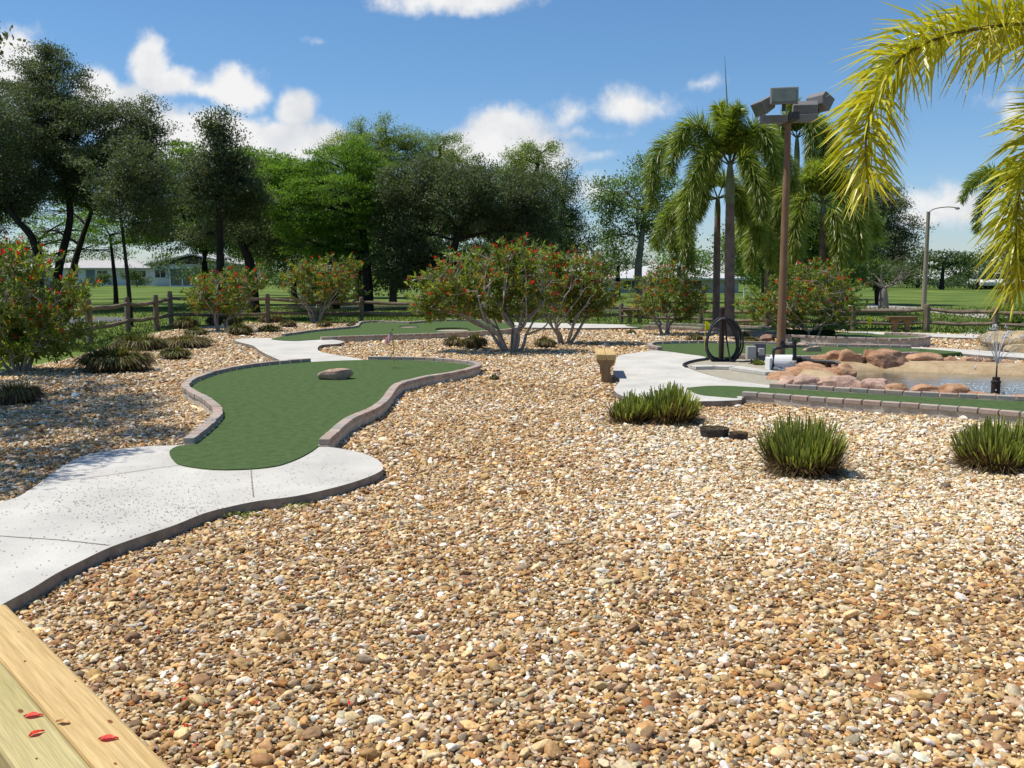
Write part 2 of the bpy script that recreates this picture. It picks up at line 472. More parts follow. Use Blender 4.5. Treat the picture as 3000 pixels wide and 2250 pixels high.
gB, tB = green('long putting green with two gravel hazards behind the second white path', B_UV, .09, [B_UV[iA:iB + 1], B_UV[jA:jB + 1]])
C_UV = [(1831, 953), (1885, 959), (1990, 962), (2090, 967), (2200, 975), (2300, 979), (2312, 973), (2300, 966), (2200, 961), (2100, 957), (2000, 954), (1900, 951)]
gC, tC = green('thin distant strip of putting green running behind the palm trunks', C_UV, .08, [C_UV[1:6], C_UV[7:]])
D_UV = [(2285, 970), (2300, 986), (2400, 992), (2500, 995), (2600, 998), (2690, 996), (2713, 990), (2680, 985), (2590, 980), (2449, 972)]
gD, tD = green('raised putting green with a tall grey kerb and yellow flag at the far right', D_UV, .16, [D_UV[1:9]])
E_UV = [(1940, 1025), (2000, 1034), (2090, 1046), (2171, 1045), (2250, 1049), (2396, 1050), (2560, 1044), (2682, 1039), (2818, 1033), (2760, 1026), (2671, 1020), (2442, 1016), (2300, 1011), (2171, 1008), (2036, 1006), (1941, 1008), (1918, 1011), (1912, 1017)]
gE, tE = green('putting green behind the black hose coil with a yellow flag at its left end', E_UV, .09, [E_UV[10:] + E_UV[:1], E_UV[3:8]])
F_UV = [(2012, 1137), (2022, 1145), (2052, 1156), (2100, 1161), (2161, 1165), (2179, 1159), (2477, 1181), (2726, 1198), (3000, 1221), (3400, 1256), (3700, 1230), (3400, 1194), (3000, 1176), (2726, 1164), (2534, 1153), (2252, 1136), (2188, 1133), (2134, 1130), (2080, 1130), (2039, 1133)]
gF, tF = green('straight putting green with brick rows in front of the fountain pond', F_UV, .09, [F_UV[5:10], F_UV[11:16]])
GREENS = [gA, gB, gC, gD, gE, gF]

# gravel hazards let into green B
for k, (u, v, ru, lab) in enumerate([(1197, 959, 28, 'small round gravel hazard sunk in the far left green'), (1325, 969, 50, 'wider gravel hazard with a shaded rim sunk in the far left green')]):
    c = P(u, v, .09); a = ru * c.y / F; bb_ = a * 1.05
    t = thing('gravel_hazard', lab, 'hazard', c, 0, 'gravel hazards in the green')
    ring = [Vector((c.x + a * math.cos(x), c.y + bb_ * math.sin(x))) for x in np.linspace(0, 2 * math.pi, 33)[:-1]]
    b = MB(); b.prism(ring, .085, .0945); b.build('gravel_fill', M('hazard_gravel', (.4, .34, .27), .4, 45, .9, .02, 60, .1), t, c)
    b = MB()
    cl = [Vector((p.x, p.y, .10)) for p in ring] + [Vector((ring[0].x, ring[0].y, .10))]
    for p, q in zip(cl, cl[1:]):
        h = .03 if k == 0 else .055  # higher back rim shapes the shaded side of the cutout
        o = (Vector((p.x, p.y, 0)) - Vector((c.x, c.y, 0))).normalized() * .03
        o2 = (Vector((q.x, q.y, 0)) - Vector((c.x, c.y, 0))).normalized() * .03
        hp = h if p.y > c.y else .012; hq = h if q.y > c.y else .012
        z0 = .092
        b.quads([[(p.x, p.y, z0), (q.x, q.y, z0), (q.x, q.y, z0 + hq), (p.x, p.y, z0 + hp)],
                 [(p.x, p.y, z0 + hp), (q.x, q.y, z0 + hq), (q.x + o2.x, q.y + o2.y, z0), (p.x + o.x, p.y + o.y, z0)]])
    b.build('turf_rim', m_turf, t, c)
# turf covered box on green D
c = P(2374, 986, .16); w = 147 * c.y / F
b = MB(); b.box((c.x, c.y + .18, .16 + .07), (w, .36, .14)); 
tag(b.build('turf_block', M('dark_turf', mul(s(40, 62, 30), .7), .25, 12, .95, .006, 200, .1), origin=(c.x, c.y, .16), bevel=.015), 'long low dark green turf covered block on the far right green', 'block')

# ================================================================== sand, pond
SAND = [(2003, 1068), (2069, 1049), (2180, 1053), (2300, 1053), (2400, 1056), (2440, 1075), (2440, 1120), (2400, 1134), (2290, 1135), (2256, 1129), (2200, 1121), (2107, 1107), (2015, 1077)]
sheet('sand_patch', SAND, .07, m_sand, 0)
POND = [(2470, 1098), (2490, 1090), (2600, 1087), (2750, 1093), (2900, 1098), (3000, 1101), (3400, 1116), (3700, 1150), (3400, 1190), (3000, 1166), (2800, 1156), (2650, 1148), (2560, 1135), (2490, 1116)]
pond = smooth_closed(outline(POND, .03), 3)
b = MB(); b.prism(pond, .0, .03); struct(b.build('pond_water', m_water))
# sloping tan bank round the pond
cen = sum(pond, Vector((0, 0))) / len(pond)
rings = []
for off, z in ((-.06, -.02), (.02, .035), (.06, .07), (.3, .15), (.62, .17), (.85, -.02)):
    r_ = []
    for i, p in enumerate(pond):
        t = (pond[(i + 1) % len(pond)] - pond[i - 1]).normalized(); n = Vector((t.y, -t.x))
        if n.dot(p - cen) < 0: n = -n
        front = p.y < 13.6
        zz = z if not front else (z if z < .04 else .045 if off < .8 else -.02)
        q = p + n * off * (1 if not front else .55)
        r_.append((q.x, q.y, zz + (mn.noise(Vector((q.x * 3, q.y * 3, 1))) * .012 if z > .05 else 0)))
    rings.append(r_)
n = len(pond); i = np.arange(len(rings) - 1)[:, None] * n; j = np.arange(n)[None]; k = (j + 1) % n
b = MB(); b.add(np.array(rings), np.stack([i + j, i + k, i + n + k, i + n + j], -1).reshape(-1, 4))
struct(b.build('pond_bank', m_basin, smooth=True))
# darker patches of the pond are part of the water colour noise

# ================================================================== gravel stones (uncountable): points + instanced pebbles
def half_w(y): return y * .54 + 2.3
def stones():
    out = []
    for y0, y1, sp, sc in ((1.7, 4.2, .0182, 1.), (4.2, 7.5, .0208, 1.05), (7.5, 12., .028, 1.2), (12., 19., .039, 1.4), (19., 30., .06, 1.7)):
        w = half_w(y1)
        xs = np.arange(-w, w, sp); ys = np.arange(y0, y1, sp * .92)
        X, Y = np.meshgrid(xs, ys); X = X.ravel(); Y = Y.ravel()
        X = X + RNG.uniform(-.5, .5, len(X)) * sp; Y = Y + RNG.uniform(-.5, .5, len(Y)) * sp
        k = np.abs(X) < half_w(Y); X, Y = X[k], Y[k]
        out.append((X, Y, np.full(len(X), sc)))
    X, Y, S_ = [np.concatenate(a) for a in zip(*out)]
    k = inside(X, Y, GRAVEL)
    solid = [pa, pb, pc, pd, pe, pf] + GREENS + [outline(SAND, .07), smooth_closed(outline([(2440, 1100), (2480, 1070), (2600, 1060), (2800, 1062), (3000, 1072), (3500, 1085), (3700, 1150), (3400, 1192), (3000, 1170), (2800, 1160), (2650, 1150), (2540, 1136)], .03), 2)]
    for q in solid: k &= ~inside(X, Y, q)
    X, Y, S_ = X[k], Y[k], S_[k]; n = len(X)
    size = np.exp(RNG.normal(math.log(.0085), .38, n)).clip(.006, .031) * S_
    Z = .004 + size * .30 + RNG.uniform(0, .010, n) * (RNG.random(n) < .55)
    a = size[:, None] * np.stack([RNG.uniform(1.0, 1.6, n), RNG.uniform(.75, 1.1, n), RNG.uniform(.45, .8, n)], 1)
    rot = np.stack([RNG.normal(0, .35, n), RNG.normal(0, .35, n), RNG.uniform(0, 6.28, n)], 1)
    pal = np.array([s(212, 178, 126), s(198, 160, 106), s(224, 196, 150), s(182, 142, 96), s(206, 164, 104), s(230, 213, 180), s(242, 236, 222), s(160, 128, 94), s(158, 143, 122), s(190, 168, 138), s(142, 108, 78), s(212, 184, 150), s(182, 126, 72), s(128, 110, 96)])
    w0 = np.array([15, 12, 15, 11, 6, 13, 8, 8, 4, 8, 6, 8, 3.5, 2])
    w1 = np.array([8, 4, 14, 2, 3, 24, 34, 1, 1, 5, 1, 10, 1, .5])
    # bed is whiter to the right, around the clipped sedges, and on the far side
    nz = np.array([mn.fractal(Vector((x * .45, y * .45, 3.3)), 1., 2., 3) for x, y in zip(X, Y)])
    white = 1.6 / (1 + np.exp(-(X - .9) * 2.4)) * np.clip((Y - 5.0) / 1.2, 0, 1) * np.clip((11.2 - Y) / 1.8, 0, 1)
    white = np.maximum(white, np.clip((Y - 13) / 6, 0, .35)); white = np.clip(np.maximum(white, .16 * np.clip((Y - 5) / 3, 0, 1)) + nz * .45, 0, 1)
    cw0, cw1 = np.cumsum(w0 / w0.sum()), np.cumsum(w1 / w1.sum())
    r = RNG.random(n); i0 = np.searchsorted(cw0, r).clip(0, 13); i1 = np.searchsorted(cw1, r).clip(0, 13)
    pick = np.where(RNG.random(n) < white, i1, i0)
    col = pal[pick] * np.exp(RNG.normal(0, .19, (n, 1))) * np.exp(RNG.normal(0, .03, (n, 3))) * np.where(Y > 5.5, .90, .86)[:, None] * np.array((.99, .965, .905))
    me = bpy.data.meshes.new('gravel'); me.vertices.add(n)
    me.vertices.foreach_set('co', np.stack([X, Y, Z], 1).astype(np.float32).ravel())
    for nm, arr in (('rot', rot), ('scl', a), ('scol', col)):
        at = me.attributes.new(nm, 'FLOAT_VECTOR', 'POINT'); at.data.foreach_set('vector', arr.astype(np.float32).ravel())
    o = bpy.data.objects.new('gravel', me); COL.objects.link(o)
    # pebble material: colour carried by each stone, mottled by noise
    m, nt = newmat('pebble'); Lk = nt.links.new
    out = N(nt, 'ShaderNodeOutputMaterial'); bs = N(nt, 'ShaderNodeBsdfPrincipled', i_Roughness=.68); bs.inputs['Specular IOR Level'].default_value = .28
    at = N(nt, 'ShaderNodeAttribute', attribute_name='scol', attribute_type='INSTANCER')
    g = N(nt, 'ShaderNodeNewGeometry'); nz_ = N(nt, 'ShaderNodeTexNoise', i_Scale=95., i_Detail=4.); Lk(g.outputs['Position'], nz_.inputs['Vector'])
    rr = ramp(nt, [(.3, (.72, .70, .68)), (.68, (1.12, 1.12, 1.12))]); Lk(nz_.outputs['Fac'], rr.inputs[0])
    mx = N(nt, 'ShaderNodeMix', data_type='RGBA', blend_type='MULTIPLY'); mx.inputs[0].default_value = 1
    Lk(at.outputs['Vector'], mx.inputs[6]); Lk(rr.outputs[0], mx.inputs[7]); Lk(mx.outputs[2], bs.inputs['Base Color']); Lk(bs.outputs[0], out.inputs[0])
    ng = bpy.data.node_groups.new('pebble_scatter', 'GeometryNodeTree')
    ng.interface.new_socket('Geometry', in_out='INPUT', socket_type='NodeSocketGeometry')
    ng.interface.new_socket('Geometry', in_out='OUTPUT', socket_type='NodeSocketGeometry')
    gi = ng.nodes.new('NodeGroupInput'); go = ng.nodes.new('NodeGroupOutput'); Lg = ng.links.new
    join = ng.nodes.new('GeometryNodeJoinGeometry')
    for kk in range(8):
        ic = ng.nodes.new('GeometryNodeMeshIcoSphere'); ic.inputs['Radius'].default_value = 1; ic.inputs['Subdivisions'].default_value = 3
        sp = ng.nodes.new('GeometryNodeSetPosition'); tn = ng.nodes.new('ShaderNodeTexNoise'); tn.noise_dimensions = '4D'
        tn.inputs['W'].default_value = kk * 7.7; tn.inputs['Scale'].default_value = .75; tn.inputs['Detail'].default_value = 2.
        vm = ng.nodes.new('ShaderNodeVectorMath'); vm.operation = 'MULTIPLY_ADD'; vm.inputs[1].default_value = (1.5,) * 3; vm.inputs[2].default_value = (-.75,) * 3
        Lg(tn.outputs['Color'], vm.inputs[0]); Lg(ic.outputs[0], sp.inputs['Geometry']); Lg(vm.outputs[0], sp.inputs['Offset'])
        ss = ng.nodes.new('GeometryNodeSetShadeSmooth'); Lg(sp.outputs[0], ss.inputs[0])
        sm = ng.nodes.new('GeometryNodeSetMaterial'); sm.inputs['Material'].default_value = m; Lg(ss.outputs[0], sm.inputs[0])
        gt = ng.nodes.new('GeometryNodeGeometryToInstance'); Lg(sm.outputs[0], gt.inputs[0]); Lg(gt.outputs[0], join.inputs[0])
    iop = ng.nodes.new('GeometryNodeInstanceOnPoints'); iop.inputs['Pick Instance'].default_value = True
    ri = ng.nodes.new('FunctionNodeRandomValue'); ri.data_type = 'INT'
    ri.inputs[4].default_value = 0; ri.inputs[5].default_value = 7
    nr = ng.nodes.new('GeometryNodeInputNamedAttribute'); nr.data_type = 'FLOAT_VECTOR'; nr.inputs[0].default_value = 'rot'
    ns = ng.nodes.new('GeometryNodeInputNamedAttribute'); ns.data_type = 'FLOAT_VECTOR'; ns.inputs[0].default_value = 'scl'
    Lg(gi.outputs[0], iop.inputs['Points']); Lg(join.outputs[0], iop.inputs['Instance']); Lg(ri.outputs[2], iop.inputs['Instance Index'])
    Lg(nr.outputs[0], iop.inputs['Rotation']); Lg(ns.outputs[0], iop.inputs['Scale']); Lg(iop.outputs[0], go.inputs[0])
    md = o.modifiers.new('scatter', 'NODES'); md.node_group = ng
    me.materials.append(m)
    print('stones', n)
    return stuff(o, 'loose tan, cream and brown river pebbles covering the beds', 'gravel')
stones()
# ================================================================== benches
m_wood = M('treated_timber', s(208, 172, 112), .2, 2.2, .75, .0015, 14, .2, col2=s(224, 194, 138), stretch=(20, .55, 20), fine=.28, coord='obj')
m_woodg = M('greenish_timber', s(192, 176, 116), .16, 2.2, .75, .0015, 14, .2, col2=s(206, 190, 138), stretch=(20, .55, 20), fine=.28, coord='obj')
m_woodend = M('timber_leg', s(150, 124, 92), .14, 6, .85, .002, 30, .15, stretch=(4, 4, .7), fine=.2, coord='obj')
m_woodold_shaded = M('shaded_weathered_timber', s(120, 98, 70), .25, 3, .9, .002, 14, .1, stretch=(20, .55, 20), fine=.28, coord='obj')  # dark from weathering and from shade put into the colour
m_knot = M('timber_knot', s(120, 74, 36), .3, 40, .8)
def bench(label, loc, rz, length, planks=None, turned=False, mat=None):
    """two heavy planks on flared timber legs; local +Y runs along the seat"""
    t = thing('bench', label, 'bench', loc, rz, 'timber benches')
    h = .43
    for k, sx in enumerate((-1, 1)):
        b = MB(); b.box((sx * .0715, length / 2, h - .0425), (.1395, length, .085))
        b.build('seat_plank', mat or (m_wood if not planks or planks[k] == 0 else m_woodg), t, (0, 0, 0), bevel=.012)
    for y in (.03, length - .12):
        prof = [(-.126, .345), (-.126, .315), (-.066, .225), (-.064, -.02), (.064, -.02), (.066, .225), (.126, .315), (.126, .345)]
        b = MB(); n = len(prof)
        v = [(x, y, z) for x, z in prof] + [(x, y + .09, z) for x, z in prof]
        if turned: v = [(q[1] - y - .045, length / 2 + (.16 if y > .1 else -.16) + q[0] * .9, q[2]) for q in v]
        b.add(v, [tuple(range(n))[::-1], tuple(range(n, 2 * n))] + [(i, (i + 1) % n, n + (i + 1) % n, n + i) for i in range(n)])
        b.build('leg', m_woodend, t, (0, 0, 0), bevel=.004)
    return t
bench('short bench of yellow planks beside the white path with its end towards the camera', P(1775, 1126), math.radians(-4), 1.1)
e0, e1 = P(510, 2250, .43), P(19, 1766, .43)
dv = (e1 - e0).to_2d().normalized(); nrm = Vector((dv.y, -dv.x))
far = e1.to_2d() - nrm * .143 - dv * 1.95
fb = bench('closest bench of pine planks, cut by the bottom left corner, carrying red petals', (far.x, far.y, 0), math.atan2(dv.y, dv.x) - math.pi / 2, 1.95, (1, 0))
pk = [o for o in COL.objects if o.parent == fb and o.name.startswith('seat_plank')]
for o_, pts in ((pk[1], [(.05, 1.35, 5), (.10, 1.62, 4), (.11, .78, 8), (.045, .55, 5), (.12, 1.1, 4)]), (pk[0], [(-.05, 1.0, 9), (-.09, .7, 4), (-.03, .45, 5)])):
    for x, y, r in pts:
        b = MB(); a = np.linspace(0, 6.28, 11)[:-1]
        b.add([(x + r * .001 * math.cos(q) * .7, y + r * .0016 * math.sin(q), .4305) for q in a], [tuple(range(10))])
        b.build('knot', m_knot, o_, (0, 0, 0))
bench('shaded weathered bench seen side on in front of the far right fence rails', P(2596, 975), math.radians(-90), .76, None, True, m_woodold_shaded)
bench('small grey bench standing by itself on the lawn beyond the far path', P(1822, 947), math.radians(-90), .8, None, True, m_woodold_shaded)

m_petal = leafmat('red_petal', [(0, s(190, 30, 18)), (1, s(235, 60, 30))], .25)
m_dryleaf = leafmat('dry_leaf', [(0, s(170, 110, 30)), (1, s(205, 170, 110))], .15)
def petal(u, v, label, ln, ang, mat, z=.432):
    c = P(u, v, z); b = MB(); n = 7
    d = Vector((math.cos(ang), math.sin(ang), 0)); w = Vector((-d.y, d.x, 0))
    pr = [0, .7, 1., .95, .6, .25, .15]
    for k in range(n - 1):
        f = lambda k: (c + d * ln * (k / (n - 1) - .5) + Vector((0, 0, -.001 + .004 * math.sin(k / 6 * 3.1))))
        g = lambda k: w * ln * .24 * pr[k]; up = Vector((0, 0, .004))
        b.quads([[f(k) - g(k) + up, f(k), f(k + 1), f(k + 1) - g(k + 1) + up], [f(k), f(k) + g(k) + up, f(k + 1) + g(k + 1) + up, f(k + 1)]], tone=RNG.random())
    tag(b.build('petal', mat, origin=c), label, 'petal', 'fallen petals on the bench')
petal(98, 2098, 'red petal lying farthest from the camera on the pale green plank of the closest bench', .05, .1, m_petal)
petal(107, 2150, 'small red petal with a pointed tip on the pale green plank, nearest the left corner', .04, .9, m_petal)
petal(318, 2165, 'bright red petal alone on the yellow plank of the closest bench', .05, 0.05, m_petal)
petal(184, 2117, 'curled yellow brown flower husk across the seam of the closest bench', .042, 2.9, m_dryleaf)
c = P(1873, 1673, .02); b = MB(); RR = np.random.default_rng(3)
a = np.linspace(0, 6.28, 15)[:-1]; pts = [(c.x + math.cos(q) * .06 * RR.uniform(.7, 1.1), c.y + math.sin(q) * .05 * RR.uniform(.7, 1.1), c.z + .012 * math.sin(3 * q)) for q in a]
b.add(pts + [(c.x, c.y, c.z + .012)], [(i, (i + 1) % 14, 14) for i in range(14)], 0, .9)
tag(b.build('fallen_leaf', m_dryleaf, origin=c), 'broad dry tan leaf lying flat on the gravel right of centre', 'leaf')

# ================================================================== boulders
def rockmat(name, base, c2):
    return M(name, base, .3, 5, .88, .012, 28, .15, col2=c2, fine=.25)
m_rock_o = rockmat('orange_stone', s(182, 134, 100), s(208, 168, 134))
m_rock_p = rockmat('pink_stone', s(186, 148, 128), s(212, 182, 164))
m_rock_b = rockmat('brown_stone', s(166, 124, 96), s(198, 158, 128))
m_rock_g = rockmat('red_granite', s(150, 118, 104), s(180, 146, 130))
m_rock_t = rockmat('beige_stone', s(168, 144, 108), s(196, 176, 140))
def rock(label, u0, u1, vt, vb, mat, z=0., dy=.8, seed=0, sharp=6, name='boulder', group='boulders round the pond', Y=None, flat=.25, rough=.18, rz=None, box=.68):
    c = P((u0 + u1) / 2, vb, z) if Y is None else Q((u0 + u1) / 2, vb, Y)
    w = (u1 - u0) * c.y / F; h = max(.05, (vb - vt) * c.y / F) * (1.12 if vb > 1100 else .98); w *= 1.08; d = w * dy
    bm = bmesh.new(); bmesh.ops.create_icosphere(bm, subdivisions=4, radius=1)
    v = np.array([x.co[:] for x in bm.verts]); f = np.array([[x.index for x in p.verts] for p in bm.faces]); bm.free()
    R_ = np.random.default_rng(seed + 5)
    off = Vector(R_.uniform(-50, 50, 3))
    v = np.sign(v) * np.abs(v) ** box; v /= np.abs(v).max()
    for _ in range(sharp):
        n = unit(R_.normal(size=3)); k = R_.uniform(.58, .88); dd = v @ n - k
        v = v - np.where(dd > 0, dd * .95, 0)[:, None] * n
    v = v * (1 + np.array([mn.fractal(Vector(p) * 1.1 + off, 1., 2., 4) * rough - abs(mn.noise(Vector((p[0] * 1.6, p[1] * 1.6, p[2] * 5)) + off)) * .10 for p in v])[:, None])
    v = v / np.abs(v).max(0)
    v[:, 2] = np.where(v[:, 2] < -flat, -flat, v[:, 2]); v[:, 2] = (v[:, 2] + flat) / (1 + flat)
    a = R_.uniform(-.25, .25) if rz is None else rz
    x, y = v[:, 0] * w / 2, v[:, 1] * d / 2
    p = np.stack([x * math.cos(a) - y * math.sin(a), x * math.sin(a) + y * math.cos(a), v[:, 2] * h], 1)
    p += np.array((c.x, c.y + d * .42, c.z - .01))
    b = MB(); b.add(p, f)
    return tag(b.build(name, mat, origin=(c.x, c.y + d * .42, c.z), smooth=True), label, 'boulder', group)
ROCKS = [
 ('flat orange slab at the left end of the rocks behind the pond', 2388, 2484, 1034, 1064, m_rock_b, .10, 1),
 ('ridged brown boulder leaning on the flat slab behind the pump pipe', 2426, 2506, 1025, 1060, m_rock_b, .13, 2),
 ('tall rounded brown boulder, highest of the rocks behind the pond', 2462, 2540, 1020, 1070, m_rock_o, .10, 3),
 ('narrow upright orange boulder wedged between two larger ones behind the pond', 2532, 2575, 1020, 1064, m_rock_o, .12, 4),
 ('largest brown boulder hanging over the pond with its pointed underside in the water', 2552, 2676, 1022, 1078, m_rock_b, .07, 5),
 ('long smooth orange boulder sloping down right behind the middle of the pond', 2660, 2776, 1032, 1072, m_rock_o, .08, 6),
 ('low wedge shaped stone tucked under the long sloping boulder', 2738, 2792, 1054, 1076, m_rock_o, .06, 7),
 ('small round brown stone sitting right of the long sloping boulder', 2770, 2808, 1041, 1064, m_rock_b, .09, 8),
 ('oblong brown boulder behind the fountain spray', 2806, 2888, 1039, 1070, m_rock_b, .09, 9),
 ('squat brown boulder directly behind the fountain jet', 2876, 2940, 1047, 1073, m_rock_b, .09, 10),
 ('long flat brown boulder right of the fountain jet at the photo edge', 2926, 3000, 1055, 1082, m_rock_b, .07, 11),
 ('huge low orange boulder under the black pump pipe', 2306, 2486, 1078, 1113, m_rock_o, .03, 12),
 ('upper orange boulder carrying the black pipe support', 2338, 2480, 1056, 1098, m_rock_o, .05, 13),
 ('dark edged orange boulder beside the pipe outlet in the water', 2452, 2514, 1068, 1111, m_rock_o, .03, 14),
 ('pale tan boulder on the sand in front of the white pump', 2255, 2338, 1090, 1116, m_rock_o, .06, 15),
 ('low pink boulder at the left end of the front pond rocks', 2286, 2358, 1103, 1132, m_rock_p, .06, 16),
 ('pink white streaked boulder second in the front row of pond rocks', 2328, 2410, 1100, 1137, m_rock_p, .05, 17),
 ('small pink boulder between two larger ones in the front pond row', 2386, 2446, 1106, 1138, m_rock_p, .05, 18),
 ('large pale pink boulder with a flat face in the front pond row', 2422, 2534, 1104, 1145, m_rock_p, .04, 19),
 ('pink blocky boulder sloping right in the front pond row', 2520, 2612, 1112, 1152, m_rock_p, .03, 20),
 ('small square orange boulder in the front pond row', 2598, 2670, 1126, 1156, m_rock_o, .03, 21),
 ('long low orange boulder in the front pond row', 2658, 2768, 1130, 1161, m_rock_o, .03, 22),
 ('big orange boulder at the right end of the front pond row', 2750, 2848, 1126, 1164, m_rock_o, .03, 23),
 ('barely showing orange stone left of the fountain behind the bricks', 2846, 2936, 1150, 1170, m_rock_o, .03, 24),
 ('barely showing orange stone at the right photo edge behind the bricks', 2972, 3040, 1154, 1174, m_rock_o, .03, 25),
]
for lab, u0, u1, vt, vb, mt, z, sd in ROCKS:
    rock(lab, u0, u1, vt, vb, mt, z, .75 if vb > 1100 else .6, sd)
rock('reddish granite boulder with a sloping top on the large kidney shaped green', 932, 1029, 1083, 1113, m_rock_p, .09, .75, 41, 9, group='boulders on the greens', rough=.07, flat=.3, box=.45)
rock('flat pink stone lying farther back on the green behind the pump', 2334, 2374, 1004, 1018, m_rock_p, .09, .7, 42, group='boulders on the greens')
rock('pink stone with a slanted top nearer the pump on the green behind', 2358, 2412, 1012, 1030, m_rock_p, .09, .7, 43, group='boulders on the greens')
rock('big pale layered boulder mound rising at the right photo edge behind the fountain', 2896, 3120, 968, 1040, m_rock_t, 0, .9, 48, 10, rough=.3)
rock('lower beige rock shelf at the foot of the pale layered mound', 2968, 3080, 1008, 1046, m_rock_t, 0, .8, 49, 8)
rock('dark purple grey stone in the bed left of the floodlight pole foot', 2228, 2285, 978, 1002, m_rock_g, 0, .8, 51, group='stones in the gravel bed')

# ================================================================== fountain
m_iron = M('rusty_iron', (.035, .017, .012), .35, 30, .6, .002, 60, .4)
m_spray, nt = newmat('water_spray'); Lk = nt.links.new
out = N(nt, 'ShaderNodeOutputMaterial'); bs = N(nt, 'ShaderNodeBsdfPrincipled', i_Roughness=.15); bs.inputs['Base Color'].default_value = (.88, .92, .95, 1)
bs.inputs['Transmission Weight'].default_value = .35; bs.inputs['IOR'].default_value = 1.33; Lk(bs.outputs[0], out.inputs[0])
fc = P(2916, 1152, .03)
ft = thing('fountain', 'pond fountain with a rusty pipe stub throwing thin arching water jets', 'fountain', fc)
top = fc.z + .21
b = MB(); b.lathe((fc.x, fc.y, 0), [(.055, .0), (.055, .17), (.062, .17), (.062, .19), (.055, .19), (.046, .2), (.046, .24), (.0, .24)], 18)
b.build('pipe', m_iron, ft, fc, smooth=False)
b = MB(); b.tube([(fc.x, fc.y, .235), (fc.x, fc.y, .40)], [.012, .008], 8); b.build('nozzle', m_iron, ft, fc, smooth=True)
b = MB(); RR = np.random.default_rng(5)
ico = bmesh.new(); bmesh.ops.create_icosphere(ico, subdivisions=1, radius=1); IV = np.array([v.co[:] for v in ico.verts]); IF = np.array([[v.index for v in f.verts] for f in ico.faces]); ico.free()
z0 = .40
for k in range(16):
    az = RR.uniform(0, 6.28) if k > 5 else (3.14, 2.7, 3.5, 0.1, -.4, .5)[k]; rng_ = RR.uniform(.14, .78); hh = RR.uniform(.38, .55) - rng_ * .14
    g = 9.8; vz = math.sqrt(2 * g * hh); vx = rng_ * .5 * g / vz
    T = (vz + math.sqrt(vz * vz + 2 * g * (z0 - .04))) / g
    ts = np.linspace(0, T, 46); pts = np.stack([fc.x + vx * math.cos(az) * ts, fc.y + vx * math.sin(az) * ts, z0 + vz * ts - .5 * g * ts * ts], 1)
    b.tube(pts[:12], np.linspace(.0055, .0035, 12), 5)
    for i in range(12, 46):
        if RR.random() < .25 or (i > 24 and RR.random() < .5): continue
        r = RR.uniform(.004, .008) * (1 if RR.random() < .9 else 1.5)
        p = pts[i] + RR.normal(0, .006 + .008 * i / 46, 3)
        b.add(IV * np.array([r, r, r * RR.uniform(1, 2.4)]) + p, IF)
for k in range(240):     # splash where the drops land
    a, q = RR.uniform(0, 6.28), RR.choice([.35, .55, .75]) + RR.normal(0, .06)
    r = RR.uniform(.005, .011); b.add(IV * r + np.array([fc.x + math.cos(a) * q - .2, fc.y + math.sin(a) * q * .6 - .05, .035 + abs(RR.normal(0, .03))]), IF)
stuff(b.build('water_jet', m_spray, ft, fc, smooth=True))
m_foam = M('water_foam', (.75, .77, .78), .1, 60, .6)
b = MB()
for k in range(90):
    q = P(RR.choice([2770, 2850, 2990]) + RR.normal(0, 26), 1134 + RR.normal(0, 5), .031); r = RR.uniform(.004, .016)
    a = np.linspace(0, 6.28, 8)[:-1]; b.add([(q.x + math.cos(w) * r * 1.8 * RR.uniform(.5, 1), q.y + math.sin(w) * r, .0325 + k * 2e-5) for w in a], [tuple(range(7))])
stuff(b.build('foam', m_foam), 'white foam patches where the fountain drops hit the pond', 'foam')

# ================================================================== pump, pipes, boxes, hose
m_white = M('white_plastic', (.74, .75, .74), .06, 8, .45, 0, 40, .4)
m_pipe = M('black_pipe', (.022, .022, .024), .4, 18, .5, .001, 80, .4)
m_gpipe = M('grey_pipe', (.17, .185, .21), .15, 12, .5, 0, 40, .4)
m_gbox = M('grey_enamel', (.40, .39, .36), .08, 6, .55, 0, 40, .3)
m_dbox = M('dark_grey_enamel', (.10, .10, .115), .12, 6, .5, 0, 40, .3)
Y = 15.0
pc_ = Q(2290, 1091, Y)
pt = thing('pool_pump', 'pond pump under an arched white cover with black valves and pipes', 'pump', pc_)
def Z(u, v, y=Y): return Q(u, v, y)
x0, x1 = Z(2258, 1066).x, Z(2326, 1066).x
cz, r_ = Z(2290, 1066).z, .145
prof = [(-r_, -r_ - .01), (-r_, 0)] + [(-r_ * math.cos(a), r_ * math.sin(a)) for a in np.linspace(.15, math.pi - .15, 13)] + [(r_, 0), (r_, -r_ - .01)]
n = len(prof); b = MB()
v = [(x0, Y + p, cz + q) for p, q in prof] + [(x1, Y + p, cz + q) for p, q in prof]
b.add(v, [tuple(range(n)), tuple(range(n, 2 * n))[::-1]] + [(i, n + i, n + (i + 1) % n, (i + 1) % n) for i in range(n)])
b.build('cover', m_white, pt, pc_, bevel=.008)
b = MB(); b.box((x0 - .035, Y - .01, cz - .02), (.05, .26, .25)); b.build('end_plate', m_white, pt, pc_, bevel=.012)
b = MB()
for u in (2287, 2307):
    q = Z(u, 1081, Y - r_ - .002); R_ = Matrix.Rotation(math.pi / 2, 3, 'X'); b.lathe(q, [(.026, 0), (.026, .004), (0, .004)], 14, R=R_)
    b.build('vent_hole', m_dark, pt, pc_); b = MB()
b.lathe((x1, Y, cz - .02), [(.085, 0), (.085, .02), (.075, .02), (.075, .15), (.09, .15), (.09, .19), (.05, .20), (0, .2)], 18, R=Matrix.Rotation(math.pi / 2, 3, 'Y'))
b.build('motor', m_dbox, pt, pc_, smooth=False)
